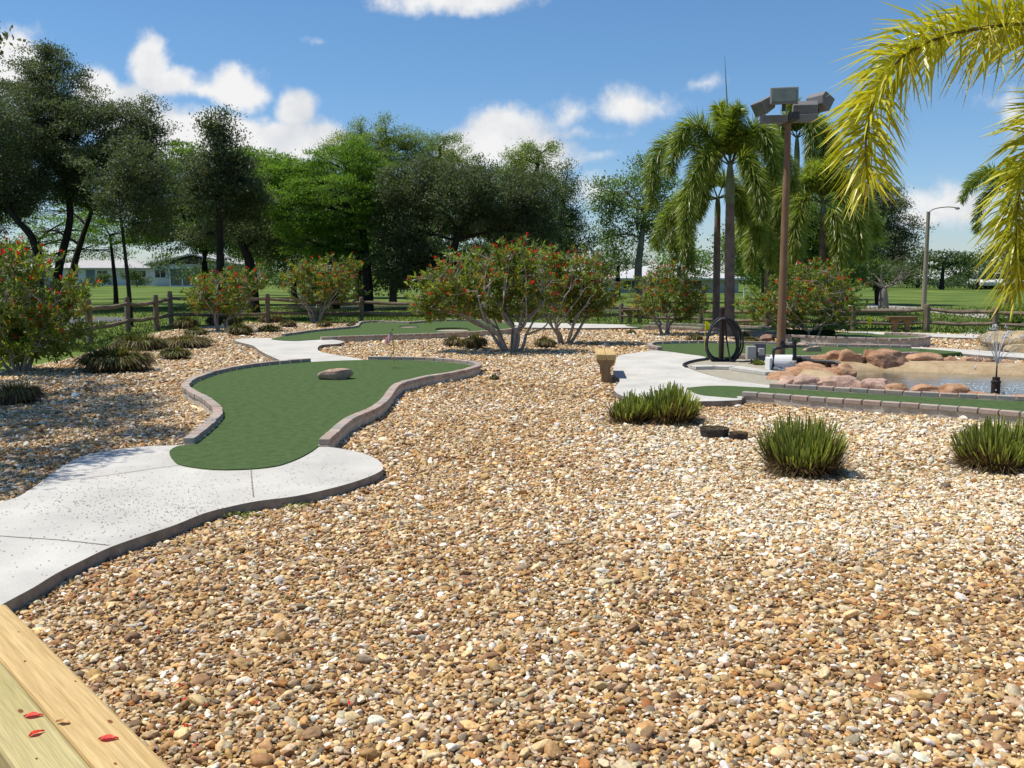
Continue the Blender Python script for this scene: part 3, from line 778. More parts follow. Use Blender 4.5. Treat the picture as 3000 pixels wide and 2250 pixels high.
def pipe(name, pts, r, mat, elbow=True, parent=pt):
    b = MB(); pts = [Vector(p) for p in pts]
    if len(pts) > 2:
        q = [pts[0]]
        for a, c, d in zip(pts, pts[1:], pts[2:]):
            l = min(.05, (c - a).length * .4, (d - c).length * .4)
            p0, p1 = c + (a - c).normalized() * l, c + (d - c).normalized() * l
            q += [p0, p0.lerp(c, .5).lerp(c.lerp(p1, .5), .5), p1]
        q.append(pts[-1])
    else: q = pts
    b.tube(q, r, 12)
    for p, w in ((pts[0], pts[1]), (pts[-1], pts[-2])):
        d = (w - p).normalized(); b.tube([p, p + d * .05], r * 1.25, 12)
    return b.build(name, mat, parent, pc_, smooth=True)
yf = Y - .17
pipe('intake_pipe', [Z(2266, 1088, yf), Z(2266, 1021, yf), Z(2328, 1012, yf)], .030, m_pipe)
pipe('riser_pipe', [Z(2328, 996, yf), Z(2328, 1056, yf)], .030, m_pipe)
pipe('drain_pipe', [Z(2266, 1080, yf - .04), Z(2300, 1087, yf - .1), Z(2368, 1103, yf - .3)], .026, m_gpipe)
pipe('discharge_pipe', [Z(2340, 1050, Y), Z(2352, 1055, Y), Z(2380, 1058, Y - .5), Z(2446, 1061, Y - .75), Z(2486, 1079, Y - .95), Z(2489, 1113, Y - 1.05)], .032, m_pipe)
b = MB(); b.lathe(Z(2334, 1056, Y), [(.0, 0), (.07, 0), (.07, .05), (.05, .06), (0, .06)], 16); b.build('strainer_lid', m_pipe, pt, pc_)
b = MB(); q = Z(2292, 1011, yf); b.lathe((q.x, q.y, q.z - .04), [(.045, 0), (.045, .075), (.02, .08), (.02, .10), (.055, .10), (.055, .115), (0, .115)], 14); b.build('valve', m_pipe, pt, pc_)
b = MB(); q = Z(2427, 1070, Y - .72); b.box(q, (.07, .06, .08)); b.build('pipe_support', m_iron, pt, pc_)

Yb = 15.9
q0 = P(2215, 1076); bx = thing('control_box', 'grey electrical boxes clustered on short posts left of the white pump', 'electrical box', (Z(2215, 1076, Yb).x, Yb, .07))
def ebox(name, u0, u1, v0, v1, y, d, mat):
    a, c = Z(u0, v0, y), Z(u1, v1, y); b = MB()
    b.box(((a.x + c.x) / 2, y + d / 2, (a.z + c.z) / 2), (c.x - a.x, d, a.z - c.z)); o = b.build(name, mat, bx, bx.location, bevel=.006); return o
ebox('breaker_cabinet', 2190, 2215, 1015, 1053, Yb - .05, .14, m_gbox)
ebox('backing_panel', 2212, 2243, 1007, 1056, Yb + .03, .1, m_dbox)
ebox('switch_box', 2224, 2240, 1021, 1041, Yb - .06, .085, m_gbox)
for u in (2202, 2236):
    a, c = Z(u, 1050, Yb + .06), Z(u, 1050, Yb + .06); b = MB(); b.tube([(a.x, Yb + .06, a.z), (a.x, Yb + .06, .0)], .016, 8); b.build('post', m_dbox, bx, bx.location)

Yh = 16.4
ph = Z(2112, 1070, Yh); hr = thing('hose_post', 'black metal post carrying the coiled hose', 'post', (ph.x, Yh, .07))
b = MB(); zt = Z(2112, 905, Yh).z
b.lathe((ph.x, Yh, 0.03), [(.045, 0), (.045, zt - .06), (.05, zt - .06), (.05, zt - .01), (.02, zt), (0, zt)], 14); b.build('pole', m_iron, hr, hr.location)
b = MB(); zh = Z(2112, 928, Yh).z; b.tube([(ph.x, Yh, zh), (ph.x, Yh - .15, zh + .005), (ph.x, Yh - .18, zh + .05)], .012, 8); b.build('hook', m_iron, hr, hr.location)
pts = []; RR = np.random.default_rng(9); par = [(a_ - .30 + RR.normal(0, .008), a_, dz_, RR.uniform(-.02, .05)) for a_, dz_ in ((.30, .0), (.25, .09), (.31, -.03), (.205, .17), (.28, .03), (.32, .11), (.23, -.01), (.295, .06))]
nl = 7; zc = Z(2117, 1000, Yh).z
for i in range(nl * 40 + 1):
    k = i / 40; j = int(k); f = k - j; p, q = par[j % 8], par[(j + 1) % 8]
    dx, a, dz, sk = [u * (1 - f) + w * f for u, w in zip(p, q)]
    th = 2 * math.pi * k + math.pi / 2
    zz = zc + math.sin(th) * .405; zz += (dz if math.sin(th) < 0 else 0) * -math.sin(th)
    pts.append((ph.x + .03 + dx + math.cos(th) * a * (1 - .16 * math.sin(th)) + sk * max(0, math.cos(th)) * .6, Yh - .06 - .022 * (j % 6) - .02 * f, zz))
pts += [(ph.x + .1, Yh - .25, .1), (ph.x + .35, Yh - .3, .09), (ph.x + .62, Yh - .2, .09)]
b = MB(); b.tube(smooth_open(pts, 2), .0145, 8)
tag(b.build('hose_coil', m_pipe, origin=(ph.x, Yh - .1, .09), smooth=True), 'thick black hose coiled in loops and hanging on the black post', 'hose')

pts = [P(u, v, .075) for u, v in [(2030, 1080), (2090, 1079), (2150, 1081), (2200, 1089), (2262, 1098)]]
b = MB()
for p, q in zip(pts, pts[1:]):
    d = (q - p).normalized(); nn = Vector((-d.y, d.x, 0)) * .13
    b.add([p - nn, q - nn, q + nn, p + nn] + [w - Vector((0, 0, -.045)) for w in (p - nn, q - nn, q + nn, p + nn)], [(4, 5, 6, 7), (0, 1, 5, 4), (2, 3, 7, 6), (1, 2, 6, 5), (3, 0, 4, 7)])
tag(b.build('concrete_strip', m_conc, origin=pts[2]), 'thin white concrete strip across the sand in front of the hose coil', 'slab')
b = MB(); pts = smooth_open([P(u, v, .085) for u, v in [(2075, 1052), (2045, 1056), (2018, 1062), (2004, 1069), (2012, 1077)]], 5)
b.tube(pts, .028, 8); tag(b.build('landscape_edging', m_dark, origin=pts[0], smooth=True), 'curved black plastic edging where the white path meets the sand', 'edging')

# half buried rings near the clipped sedge
def ring(u0, u1, vt, vb, label):
    c = P((u0 + u1) / 2, vb - 4); w = (u1 - u0) * c.y / F; h = (vb - vt - 12) * c.y / F; c.y += w * .4
    t = thing('plant_pot', label, 'pot', c, 0, 'black pots sunk in the gravel')
    b = MB(); r = w / 2; b.lathe((c.x, c.y, -.02), [(r * .94, 0), (r, h), (r * 1.03, h), (r * 1.03, h + .02), (r * .95, h + .02), (r * .9, h - .01), (0, h - .01)], 24, mi=0)
    b.build('pot', M('pot_plastic', (.05, .043, .04), .3, 30, .7, .002, 80, .2), t, c)
    b = MB(); n = 130; a = RNG.uniform(0, 6.28, n); q = r * .85 * np.sqrt(RNG.random(n))
    C = np.stack([c.x + q * np.cos(a), c.y + q * np.sin(a), np.full(n, h)], 1); D = unit(rnd(n) * (1, 1, .25)); b.quads(leaf_quads(C, D, unit(rnd(n) * .3 + (0, 0, 1)), RNG.uniform(.03, .08, n), .006), tone=RNG.uniform(.15, .4, n))
    b.build('dry_thatch', m_tuft, t, c)

# ================================================================== clipped sedges and dry tussocks
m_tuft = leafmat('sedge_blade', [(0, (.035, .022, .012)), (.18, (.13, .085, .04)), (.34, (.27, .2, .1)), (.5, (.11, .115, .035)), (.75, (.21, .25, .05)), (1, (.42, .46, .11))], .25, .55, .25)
def tuft(label, u0, u1, vt, vb, kind='fresh', n=None, seed=0, Y=None, group='clipped grass tussocks', lobes=None):
    c = P((u0 + u1) / 2, vb)
    a = (u1 - u0) / 2 * c.y / F; h = (vb - vt) * c.y / F * .92; c.y += a * .55
    R_ = np.random.default_rng(seed + 100)
    n = n or int(np.clip(3600 * (8 / c.y) * (a / .35), 500, 4200))
    sc = max(1, c.y / 8)
    lob = lobes or [(0, 0, 1, 1)]
    b = MB()
    for lx, ly, ls, lh in lob:
        m = int(n * ls)
        aa, hh = a * ls, h * lh
        th = R_.uniform(0, 6.28, m); rr = np.sqrt(R_.random(m))
        root = np.stack([lx * a + np.cos(th) * rr * aa * .5, ly * a + np.sin(th) * rr * aa * .5, np.zeros(m)], 1)
        f1, f2 = R_.uniform(0, 6.28, 2); wob = 1 + .13 * np.sin(2 * th + f1) + .10 * np.sin(3 * th + f2)
        hf = (1 - .30 * rr ** 2.2) * R_.uniform(.62, 1.14, m) * wob; rr = rr * (1 + .5 * (wob - 1))
        tip = np.stack([lx * a + np.cos(th) * rr * aa * 1.02 + R_.normal(0, .05, m) * aa, ly * a + np.sin(th) * rr * aa * 1.02 + R_.normal(0, .05, m) * aa, hh * hf], 1)
        dead = R_.random(m) < {'fresh': .40 + .38 * rr, 'dark': .45, 'straw': .6, 'rust': .9}[kind]
        tip[dead] = tip[dead] * np.stack([R_.uniform(.7, 1.15, m), R_.uniform(.7, 1.15, m), R_.uniform(.25, .85, m)], 1)[dead]
        mid = root * .5 + tip * .5 + np.stack([np.cos(th) * rr, np.sin(th) * rr, np.full(m, .25)], 1) * aa * .10
        if kind != 'fresh':
            out_ = np.stack([np.cos(th), np.sin(th)], 1) * (rr ** 1.5 * aa * R_.uniform(0, .30, m))[:, None]
            tip[:, :2] += out_; tip[:, 2] *= 1 - .55 * rr ** 2 * R_.uniform(.3, 1.3, m).clip(0, 1.6); tip[:, 2] = np.maximum(tip[:, 2], .01)
            mid = root * .45 + tip * .55 + np.stack([np.cos(th) * rr * .1, np.sin(th) * rr * .1, .30 * hh / aa * (.4 + rr)], 1) * aa
        else: tip += R_.normal(0, .035, (m, 3)) * aa
        w = (R_.uniform(.006, .0125, m) * sc * (1 if kind == 'fresh' else .75))[:, None]
        sd = unit(np.stack([-np.sin(th) + R_.normal(0, .6, m), np.cos(th) + R_.normal(0, .6, m), np.zeros(m)], 1)) * w / 2
        base = np.array([c.x, c.y, 0])
        r0, m0, t0 = root + base, mid + base, tip + base
        g = {'fresh': (.56, 1.), 'dark': (.42, .66), 'straw': (.3, .62), 'rust': (.1, .3)}[kind]
        tn = R_.uniform(g[0], g[1], m)
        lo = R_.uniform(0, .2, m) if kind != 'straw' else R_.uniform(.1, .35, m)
        dt = R_.uniform(.02, .33, m) if kind != 'rust' else R_.uniform(.1, .24, m)
        if kind == 'fresh':
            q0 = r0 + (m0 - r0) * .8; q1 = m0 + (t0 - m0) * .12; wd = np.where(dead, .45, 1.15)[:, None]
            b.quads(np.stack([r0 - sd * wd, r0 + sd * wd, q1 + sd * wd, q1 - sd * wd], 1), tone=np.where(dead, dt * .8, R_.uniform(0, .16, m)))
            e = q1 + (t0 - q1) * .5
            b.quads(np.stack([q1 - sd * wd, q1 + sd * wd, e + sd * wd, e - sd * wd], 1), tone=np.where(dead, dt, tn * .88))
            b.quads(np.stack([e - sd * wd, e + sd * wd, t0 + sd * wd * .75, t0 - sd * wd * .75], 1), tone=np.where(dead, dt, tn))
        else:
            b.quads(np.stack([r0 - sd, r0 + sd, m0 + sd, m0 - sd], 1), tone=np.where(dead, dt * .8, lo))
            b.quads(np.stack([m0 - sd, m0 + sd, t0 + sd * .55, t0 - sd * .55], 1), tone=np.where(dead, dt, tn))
        k = int(m * .30); th = R_.uniform(0, 6.28, k); q = R_.uniform(.5, 1.12, k) * aa     # thatch spilling at the foot
        p0 = np.stack([c.x + lx * a + np.cos(th) * q * .7, c.y + ly * a + np.sin(th) * q * .7, R_.uniform(.0, .3, k) * hh], 1)
        D = unit(np.stack([np.cos(th), np.sin(th), R_.normal(-.35, .25, k)], 1) + R_.normal(0, .3, (k, 3)))
        L_ = R_.uniform(.25, .6, k) * aa; p1 = p0 + D * L_[:, None]; p1[:, 2] = np.maximum(p1[:, 2], .012)
        sd = unit(np.cross(D, (0, 0, 1.))) * (.0026 * sc)
        b.quads(np.stack([p0 - sd, p0 + sd, p1 + sd * .4, p1 - sd * .4], 1), tone=R_.uniform(.1, .34, k))
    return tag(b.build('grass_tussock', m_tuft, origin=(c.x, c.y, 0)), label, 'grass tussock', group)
ring(2057, 2142, 1250, 1291, 'larger black plastic pot sunk in the gravel beside the wide green tussock')
ring(2142, 2196, 1262, 1296, 'smaller black plastic pot sunk in the gravel beside the larger pot')
tuft('wide two lobed bright green clipped tussock in front of the white path', 1790, 2076, 1142, 1250, 'fresh', 3200, 1, lobes=[(.28, .0, .76, 1.), (-.55, -.1, .5, .78)])
tuft('round green clipped tussock with brown skirts standing alone on white gravel', 2242, 2498, 1238, 1402, 'fresh', 3600, 2)
tuft('green clipped tussock with dark base cut by the right photo edge', 2816, 3080, 1242, 1388, 'fresh', 3200, 3)
TU = [
 ('largest dark shaded tussock at the foot of the left red flowered shrub', 217, 417, 1010, 1094, 'dark'),
 ('dark domed tussock right behind the largest shaded one near the fence', 334, 462, 976, 1030, 'dark'),
 ('pale olive spreading tussock in sun on the left gravel', 450, 604, 980, 1022, 'straw'),
 ('small dark green tussock below the pale olive one', 466, 548, 1014, 1056, 'dark'),
 ('olive brown tussock cut by the left photo edge', -30, 98, 1114, 1188, 'straw'),
 ('low leafy tussock at the foot of the last fence post on the left', 503, 572, 924, 966, 'dark'),
 ('small dark tussock on the gravel left of the thin red shrub trunk', 538, 600, 956, 984, 'dark'),
 ('rust brown tussock left of the shrub trunk by the left fence', 604, 650, 914, 956, 'rust'),
 ('rust brown tussock right of the shrub trunk by the left fence', 656, 704, 916, 956, 'rust'),
 ('grey green tussock just right of the shrub trunk on the left gravel', 664, 734, 944, 985, 'dark'),
 ('bright rust tussock between the two left shrubs', 758, 820, 916, 946, 'rust'),
 ('dark low tussock on gravel in front of the bright rust one', 756, 814, 950, 975, 'dark'),
 ('brown green tussock left of the pale stemmed shrub', 818, 866, 934, 961, 'straw'),
 ('olive tussock at the foot of the pale stemmed shrub', 924, 966, 936, 960, 'straw'),
 ('dark brown tussock touching the left end of the far green', 1012, 1054, 940, 962, 'dark'),
 ('tan tussock left of the pair in front of the big flowering shrub', 1298, 1360, 980, 1018, 'straw'),
 ('olive tussock right of the pair in front of the big flowering shrub', 1354, 1424, 974, 1024, 'straw'),
 ('round brown tussock between the two big flowering shrubs', 1564, 1628, 984, 1020, 'straw'),
 ('tiny tussock right of the second big flowering shrub', 1838, 1862, 963, 982, 'straw'),
 ('small straw tussock on gravel left of the hose coil', 2014, 2060, 976, 1000, 'straw'),
 ('dark tussock at the right foot of the big palm trunks', 2164, 2198, 970, 990, 'dark'),
 ('wide flat dark tussock behind the hose coil', 2168, 2226, 986, 1006, 'dark'),
 ('rust red tussock on the lawn edge behind the far green', 2164, 2208, 944, 962, 'rust'),
 ('straw tussock on the kerb behind the brown pond rocks', 2686, 2730, 1024, 1041, 'straw'),
 ('dark brush tussock at the foot of the right fence post', 2926, 2968, 956, 976, 'straw'),
 ('weedy green tussock under the grey electrical boxes', 2204, 2244, 1054, 1082, 'fresh'),
 ('tiny dry tussock alone on the gravel right of the kidney green', 1436, 1462, 1096, 1116, 'straw'),
]
for k, (lab, u0, u1, vt, vb, kd) in enumerate(TU):
    tuft(lab, u0, u1, vt, vb, kd, None, 10 + k, group='dry grass tussocks')

# dry straw on the gravel, specks on the path (uncountable litter)
def straw():
    b = MB(); R_ = np.random.default_rng(77); n = 900
    t2 = P(2370, 1400)
    for i in range(n):
        if i < 520:
            cx, cy = ((t2.x, t2.y + .1), (P(2940, 1388).x, P(2940, 1388).y + .1), (P(1930, 1250).x, P(1930, 1250).y))[i % 3]
            a = R_.uniform(0, 6.28); q = .30 + abs(R_.normal(0, .22)); x, y = cx + q * 1.3 * math.cos(a), cy + q * math.sin(a) * .9
        else:
            y = R_.uniform(2.6, 8.5); x = R_.uniform(-.54, .54) * y
        if any(inside(np.array([x]), np.array([y]), q)[0] for q in (pa, pd, gA, gF)): continue
        L_ = R_.uniform(.06, .34); th = R_.uniform(0, 6.28); cv = R_.normal(0, .6)
        z = R_.uniform(.022, .034); pts = []
        for k in range(6):
            pts.append((x, y, z + .01 * math.sin(k * 1.4 + i))); x += math.cos(th) * L_ / 5; y += math.sin(th) * L_ / 5; th += cv / 5
        b.tube(pts, .0011, 3, tone=R_.uniform(.16, .42), caps=False)
    stuff(b.build('dry_straw', m_tuft), 'thin dry grass straws strewn over the gravel', 'straw')
    b = MB(); n = 0
    m_lit = leafmat('litter', [(0, (.05, .035, .025)), (.8, (.12, .09, .07)), (.9, (.5, .09, .04)), (1, (.55, .12, .05))], 0, .9, .1)
    while n < 1050:
        u, v = R_.uniform(-50, 1120), R_.uniform(1310, 1700); q = P(u, v, .083)
        if not inside(np.array([q.x]), np.array([q.y]), pa)[0] or inside(np.array([q.x]), np.array([q.y]), gA)[0]: continue
        w = math.exp(-((u - 430) / 330) ** 2 - ((v - 1470) / 70) ** 2) + .5 * math.exp(-((u - 930) / 120) ** 2 - ((v - 1380) / 40) ** 2) + .12
        if R_.random() > w: continue
        a = R_.uniform(0, 6.28); D = np.array([[math.cos(a), math.sin(a), 0.05]])
        b.quads(leaf_quads(np.array([q[:]]), D, np.array([[0, 0, 1.]]), R_.uniform(.008, .022), R_.uniform(.004, .009)), tone=R_.random() ** 1.0 * (.85 if R_.random() < .985 else 1.17)); n += 1
    for i in range(900):
        u, v = R_.uniform(1800, 2260), R_.uniform(1030, 1170); q = P(u, v, .088)
        if not inside(np.array([q.x]), np.array([q.y]), pd)[0] or R_.random() > .4: continue
        a = R_.uniform(0, 6.28)
        b.quads(leaf_quads(np.array([q[:]]), np.array([[math.cos(a), math.sin(a), .05]]), np.array([[0, 0, 1.]]), R_.uniform(.01, .025), R_.uniform(.005, .01)), tone=R_.random() * .8)
    for i in range(240):
        u, v = R_.uniform(500, 1390), R_.uniform(1056, 1370); q = P(u, v, .093)
        if not inside(np.array([q.x]), np.array([q.y]), gA)[0]: continue
        a = R_.uniform(0, 6.28); k_ = R_.random()
        b.quads(leaf_quads(np.array([q[:]]), np.array([[math.cos(a), math.sin(a), .05]]), np.array([[0, 0, 1.]]), R_.uniform(.006, .018), R_.uniform(.004, .009)), tone=.97 if k_ > .9 else .62 + .3 * k_ if k_ > .3 else k_)
    stuff(b.build('leaf_litter', m_lit), 'tiny dark leaf scraps scattered over the white paths and the near green', 'litter')
    b = MB()
    for i in range(46):
        u, v = (R_.normal(560, 120), R_.normal(2060, 70)) if i < 22 else (R_.uniform(60, 420), R_.uniform(1640, 1760)) if i < 34 else (R_.uniform(300, 1400), R_.uniform(1500, 2200)); q = P(u, v, .03)
        if inside(np.array([q.x]), np.array([q.y]), pa)[0]: continue
        D = unit(rnd(1) * (1, 1, .3)); b.quads(leaf_quads(np.array([q[:]]), D, unit(rnd(1) * .4 + (0, 0, 1)), R_.uniform(.012, .03), R_.uniform(.006, .012)), tone=R_.random())
    stuff(b.build('fallen_petals', m_petal), 'scattered red petals fallen on the gravel', 'petals')
straw()
# weeds along the edge of the near path
b = MB(); R_ = np.random.default_rng(31); n = 260
uv = np.concatenate([np.stack([R_.normal(705, 28, 150), R_.normal(1506, 6, 150)], 1), np.stack([R_.normal(850, 40, 110), R_.normal(1476, 5, 110)], 1)])
C = np.array([P(u, v, .015 + abs(R_.normal(0, .012)))[:] for u, v in uv]); b.quads(leaf_quads(C, unit(rnd(n) * (1, 1, .6) + (0, 0, .3)), unit(rnd(n) * .5 + (0, 0, 1)), R_.uniform(.015, .03, n), R_.uniform(.01, .018, n)), tone=R_.uniform(.5, .9, n))
stuff(b.build('weeds', m_tuft), 'small green weeds along the edge of the near path', 'weeds')

# ================================================================== flags
m_yel = M('yellow_paint', s(225, 200, 40), .05, 10, .5)
m_yflag = leafmat('yellow_cloth', [(0, s(240, 225, 20)), (1, s(240, 225, 20))], .4, .7, .2, (1.1, 1.1, .8))
m_red = leafmat('red_cloth', [(0, s(205, 60, 70)), (1, s(205, 60, 70))], .3, .8, .1, (1.1, 1, 1))
m_wh = leafmat('white_cloth', [(0, s(235, 230, 230)), (1, s(235, 230, 230))], .3, .8, .1, (1, 1, 1))
m_blue = leafmat('blue_cloth', [(0, s(60, 78, 140)), (1, s(60, 78, 140))], .3, .8, .1, (1, 1, 1.1))
fp = P(1156, 1078, .09); ht = (1078 - 964) * fp.y / F
t = thing('golf_flag', 'thin yellow flagstick with a small drooping striped flag on the kidney shaped green', 'flag', fp, 0, 'golf flags')
b = MB(); b.tube([fp, fp + Vector((-.012, 0, ht * .55)), fp + Vector((-.025, 0, ht * .985))], .0065, 8); b.build('pole', m_yel, t, fp)
b = MB(); b.lathe(fp + Vector((-.025, 0, ht * .97)), [(.008, 0), (.011, .01), (.011, .02), (0, .026)], 8); b.build('pole_cap', m_dark, t, fp)
b = MB(); nx, nz = 20, 13; fw, fh = .19, .125
def fpnt(i, j):
    x, z = i / nx, j / nz            # hoist at x=0; cloth hangs down and folds
    px = -.115 * x; pz = ht * .97 - .12 * x - (1 - z) * .14 * (1 - .15 * x)
    return (fp.x - .024 + px, fp.y + .022 * math.sin(x * 9 + z * 2) * (.3 + x), fp.z + pz)
for i in range(nx):
    for j in range(nz):
        st = 0 if j % 2 == 0 else 1
        if i < 8 and j >= 6: st = 2 if not ((i % 2 == 1) and (j % 2 == 1)) else 1
        b.add([fpnt(i, j), fpnt(i + 1, j), fpnt(i + 1, j + 1), fpnt(i, j + 1)], [(0, 1, 2, 3)], st)
b.build('cloth', [m_red, m_wh, m_blue], t, fp, smooth=True)
b = MB(); b.lathe((fp.x, fp.y, .0905), [(.054, 0), (.05, .002), (0, .002)], 16); b.build('cup', m_dark, t, fp)
for (ub, vb, vt, lab, sd, z) in ((1401, 946, 899, 'yellow golf flag half hidden behind the big flowering shrub', -1, .09), (2064, 1021, 940, 'yellow golf flag on the green left of the hose coil', 1, .09), (2540, 988, 927, 'yellow golf flag on the raised green at the far right', 1, .16)):
    q = P(ub, vb, z); h = (vb - vt) * q.y / F
    t = thing('golf_flag', lab, 'flag', q, 0, 'golf flags')
    b = MB(); b.tube([q, q + Vector((.01 * sd, 0, h))], .007, 6); b.build('pole', m_yel, t, q)
    b = MB(); w, hh = .10, .17
    for i in range(6):
        f = lambda i, j: (q.x + .012 * sd + sd * i / 6 * w * .72, q.y + .015 * math.sin(i * 1.3), q.z + h - (0 if j else hh) - i * .008 + (i * .006 if not j else 0))
        b.add([f(i, 0), f(i + 1, 0), f(i + 1, 1), f(i, 1)], [(0, 1, 2, 3)])
    b.build('cloth', m_yflag, t, q, smooth=True)

# ================================================================== split rail fence
m_rail = M('weathered_rail', s(134, 120, 102), .32, 4, .95, .006, 22, .1, fine=.35)
POSTS = [(-120, 1065, 905), (90, 1035, 890), (264, 1007, 878), (375, 973, 871), (460, 969, 864), (503, 960, 854), (785, 947, 861), (1060, 942, 871), (1290, 941, 876), (1548, 943, 880), (1820, 945, 888), (2051, 952, 903), (2290, 961, 897), (2500, 969, 896), (2714, 972, 892), (2912, 977, 900), (3140, 985, 905)]
f0 = P(503, 960); fe = thing('split_rail_fence', 'weathered two rail timber fence running behind the whole mini golf course', 'fence', f0)
pp = []
for k, (u, vb, vt) in enumerate(POSTS):
    c = P(u, vb); h = (vb - vt) * c.y / F; pp.append((c, h)); b = MB(); R_ = np.random.default_rng(k)
    w = .075 if k != 14 else .09
    pr = [(w * .95, -.05), (w, h * .4), (w * .97, h * .93), (w * .8, h), (0, h + .01)]
    b.lathe(c, pr, 7, R=Matrix.Rotation(R_.uniform(0, 1), 3, 'Z') @ Matrix.Rotation(R_.normal(0, .02), 3, 'X')); b.build('post', m_rail, fe, f0)
for (a, ha), (c, hc) in zip(pp, pp[1:]):
    for fr in (.80, .36):
        R_ = np.random.default_rng(int(abs(a.x * 100)) + int(fr * 10)); b = MB()
        p, q = a + Vector((0, 0, ha * fr)), c + Vector((0, 0, hc * fr + R_.normal(0, .02)))
        pts = [p.lerp(q, x) + Vector((0, R_.normal(0, .015), -.03 * math.sin(x * 3.14) + R_.normal(0, .012))) for x in np.linspace(-.02, 1.02, 7)]
        b.tube(pts, [.038, .052, .055, .052, .056, .05, .038], 7); b.build('rail', m_rail, fe, f0)

# ================================================================== floodlight pole, street lamp
m_polep = M('rust_paint', s(126, 92, 68), .14, 4, .65, .001, 60, .25, col2=s(140, 112, 84), stretch=(3, 3, .6))
m_lampg = M('lamp_grey', (.19, .185, .185), .1, 6, .6, 0, 40, .3)
m_lampd = M('lamp_dark', (.06, .058, .06), .15, 6, .6, 0, 40, .3)
m_glass = M('lamp_glass', (.10, .12, .10), .2, 8, .12, 0, 40, .6)
Yp = 16.9
g0 = Q(2286, 1060, Yp); g0.z = .05
fl = thing('floodlight_pole', 'tall brown floodlight pole with four grey lamp boxes behind the pump', 'light pole', (g0.x, Yp, 0))
zt = Q(2310, 352, Yp).z
b = MB(); b.tube([(g0.x, Yp, 0), (g0.x, Yp, zt)], [.078, .052], 16); b.build('pole', m_polep, fl, fl.location, smooth=True)
ax = Vector((g0.x, Yp, zt + .02))
yaw = math.radians(-12)
ex = Vector((math.cos(yaw), math.sin(yaw), 0)); ey = Vector((-ex.y, ex.x, 0))
b = MB(); b.box(ax, (.96, .13, .13), yaw); b.build('crossarm', m_lampg, fl, fl.location, bevel=.006)
b = MB(); b.box(ax + Vector((0, 0, -.004)), (.124, .80, .128), yaw + .25); b.build('crossarm', m_lampd, fl, fl.location, bevel=.006)
def flood(pos, yw, tilt, wd=.42, hh=.24, dp=.27):
    """box lamp: local -Y is the lens; stands on a short bracket"""
    R_ = Matrix.Rotation(yw, 3, 'Z') @ Matrix.Rotation(tilt, 3, 'X')
    c = pos + Vector((0, 0, .25))
    pr = [(-dp / 2, -hh / 2), (dp / 2 - .08, -hh / 2 + .03), (dp / 2, hh * .1), (dp / 2 - .02, hh / 2), (-dp / 2, hh / 2)]
    b = MB(); n = len(pr)
    v = [(R_ @ Vector((-wd / 2, y, z))) + c for y, z in pr] + [(R_ @ Vector((wd / 2, y, z))) + c for y, z in pr]
    b.add(v, [tuple(range(n)), tuple(range(n, 2 * n))[::-1]] + [(i, n + i, n + (i + 1) % n, (i + 1) % n) for i in range(n)])
    h = b.build('floodlight', m_lampg, fl, fl.location, bevel=.01)
    b = MB(); b.box(c + R_ @ Vector((0, -dp / 2 - .004, 0)), (wd * .86, .012, hh * .8), R=R_); b.build('lens', m_glass, h, fl.location)
    b = MB(); b.tube([pos + Vector((0, 0, .03)), pos + Vector((0, 0, .2)), c + R_ @ Vector((0, .02, -hh / 2 + .01))], .035, 8); b.build('bracket', m_lampd, h, fl.location)
flood(ax - ex * .40 + Vector((0, 0, -.02)), math.radians(-78), math.radians(28))
flood(ax - ex * .10 - ey * .30 + Vector((0, 0, .06)), math.radians(-14), math.radians(-14), .46, .29, .2)
flood(ax + ex * .28 + ey * .12 + Vector((0, 0, -.10)), math.radians(170), math.radians(24), .41)
flood(ax + ex * .52 + ey * .30 + Vector((0, 0, .06)), math.radians(115), math.radians(30))

Yl = 42.
g1 = Q(2706, 900, Yl); sl_ = thing('street_lamp', 'slender grey street lamp with a curved arm on the right lawn', 'street lamp', (g1.x, Yl, 0))
zt = Q(2720, 620, Yl).z; m_lamp = M('galvanised', s(150, 138, 118), .12, 6, .6)
b = MB(); b.tube([(g1.x, Yl, 0), (g1.x, Yl, zt)], [.11, .075], 12); b.build('pole', m_lamp, sl_, sl_.location, smooth=True)
b = MB(); b.tube(smooth_open([(g1.x, Yl, zt - .05), (g1.x + .25, Yl, zt + .12), (g1.x + .8, Yl, zt + .2), (g1.x + 1.2, Yl, zt + .17)], 5), .022, 8); b.build('arm', m_lamp, sl_, sl_.location, smooth=True)
b = MB(); b.lathe((g1.x + 1.25, Yl, zt + .08), [(.02, 0), (.1, .03), (.09, .08), (.03, .12), (0, .12)], 12); b.build('lamp_head', m_lampg, sl_, sl_.location)
# ================================================================== trees
m_bark = M('grey_bark', (.085, .072, .058), .35, 7, .95, .02, 26, .1, stretch=(1, 1, .35), fine=.3)
m_barkd = M('dark_bark', (.045, .037, .030), .35, 7, .95, .02, 26, .1, stretch=(1, 1, .35), fine=.3)
m_barkp = M('pale_bark', (.26, .225, .19), .3, 8, .95, .015, 26, .1, stretch=(1, 1, .35), fine=.3)
m_oak = leafmat('oak_leaf', [(0, (.052, .062, .034)), (.5, (.10, .12, .06)), (1, (.17, .19, .095))], .38, .5, .3, (1.3, 1.5, .7))
m_poin = leafmat('feathery_leaf', [(0, (.05, .095, .014)), (.5, (.115, .205, .032)), (1, (.21, .33, .06))], .5, .6, .2)
m_cyp = leafmat('cypress_leaf', [(0, (.09, .125, .042)), (.5, (.185, .245, .072)), (1, (.32, .37, .125))], .5, .6, .2)
m_lite = leafmat('light_leaf', [(0, (.06, .095, .025)), (.5, (.13, .2, .05)), (1, (.25, .33, .1))], .48, .5, .3)
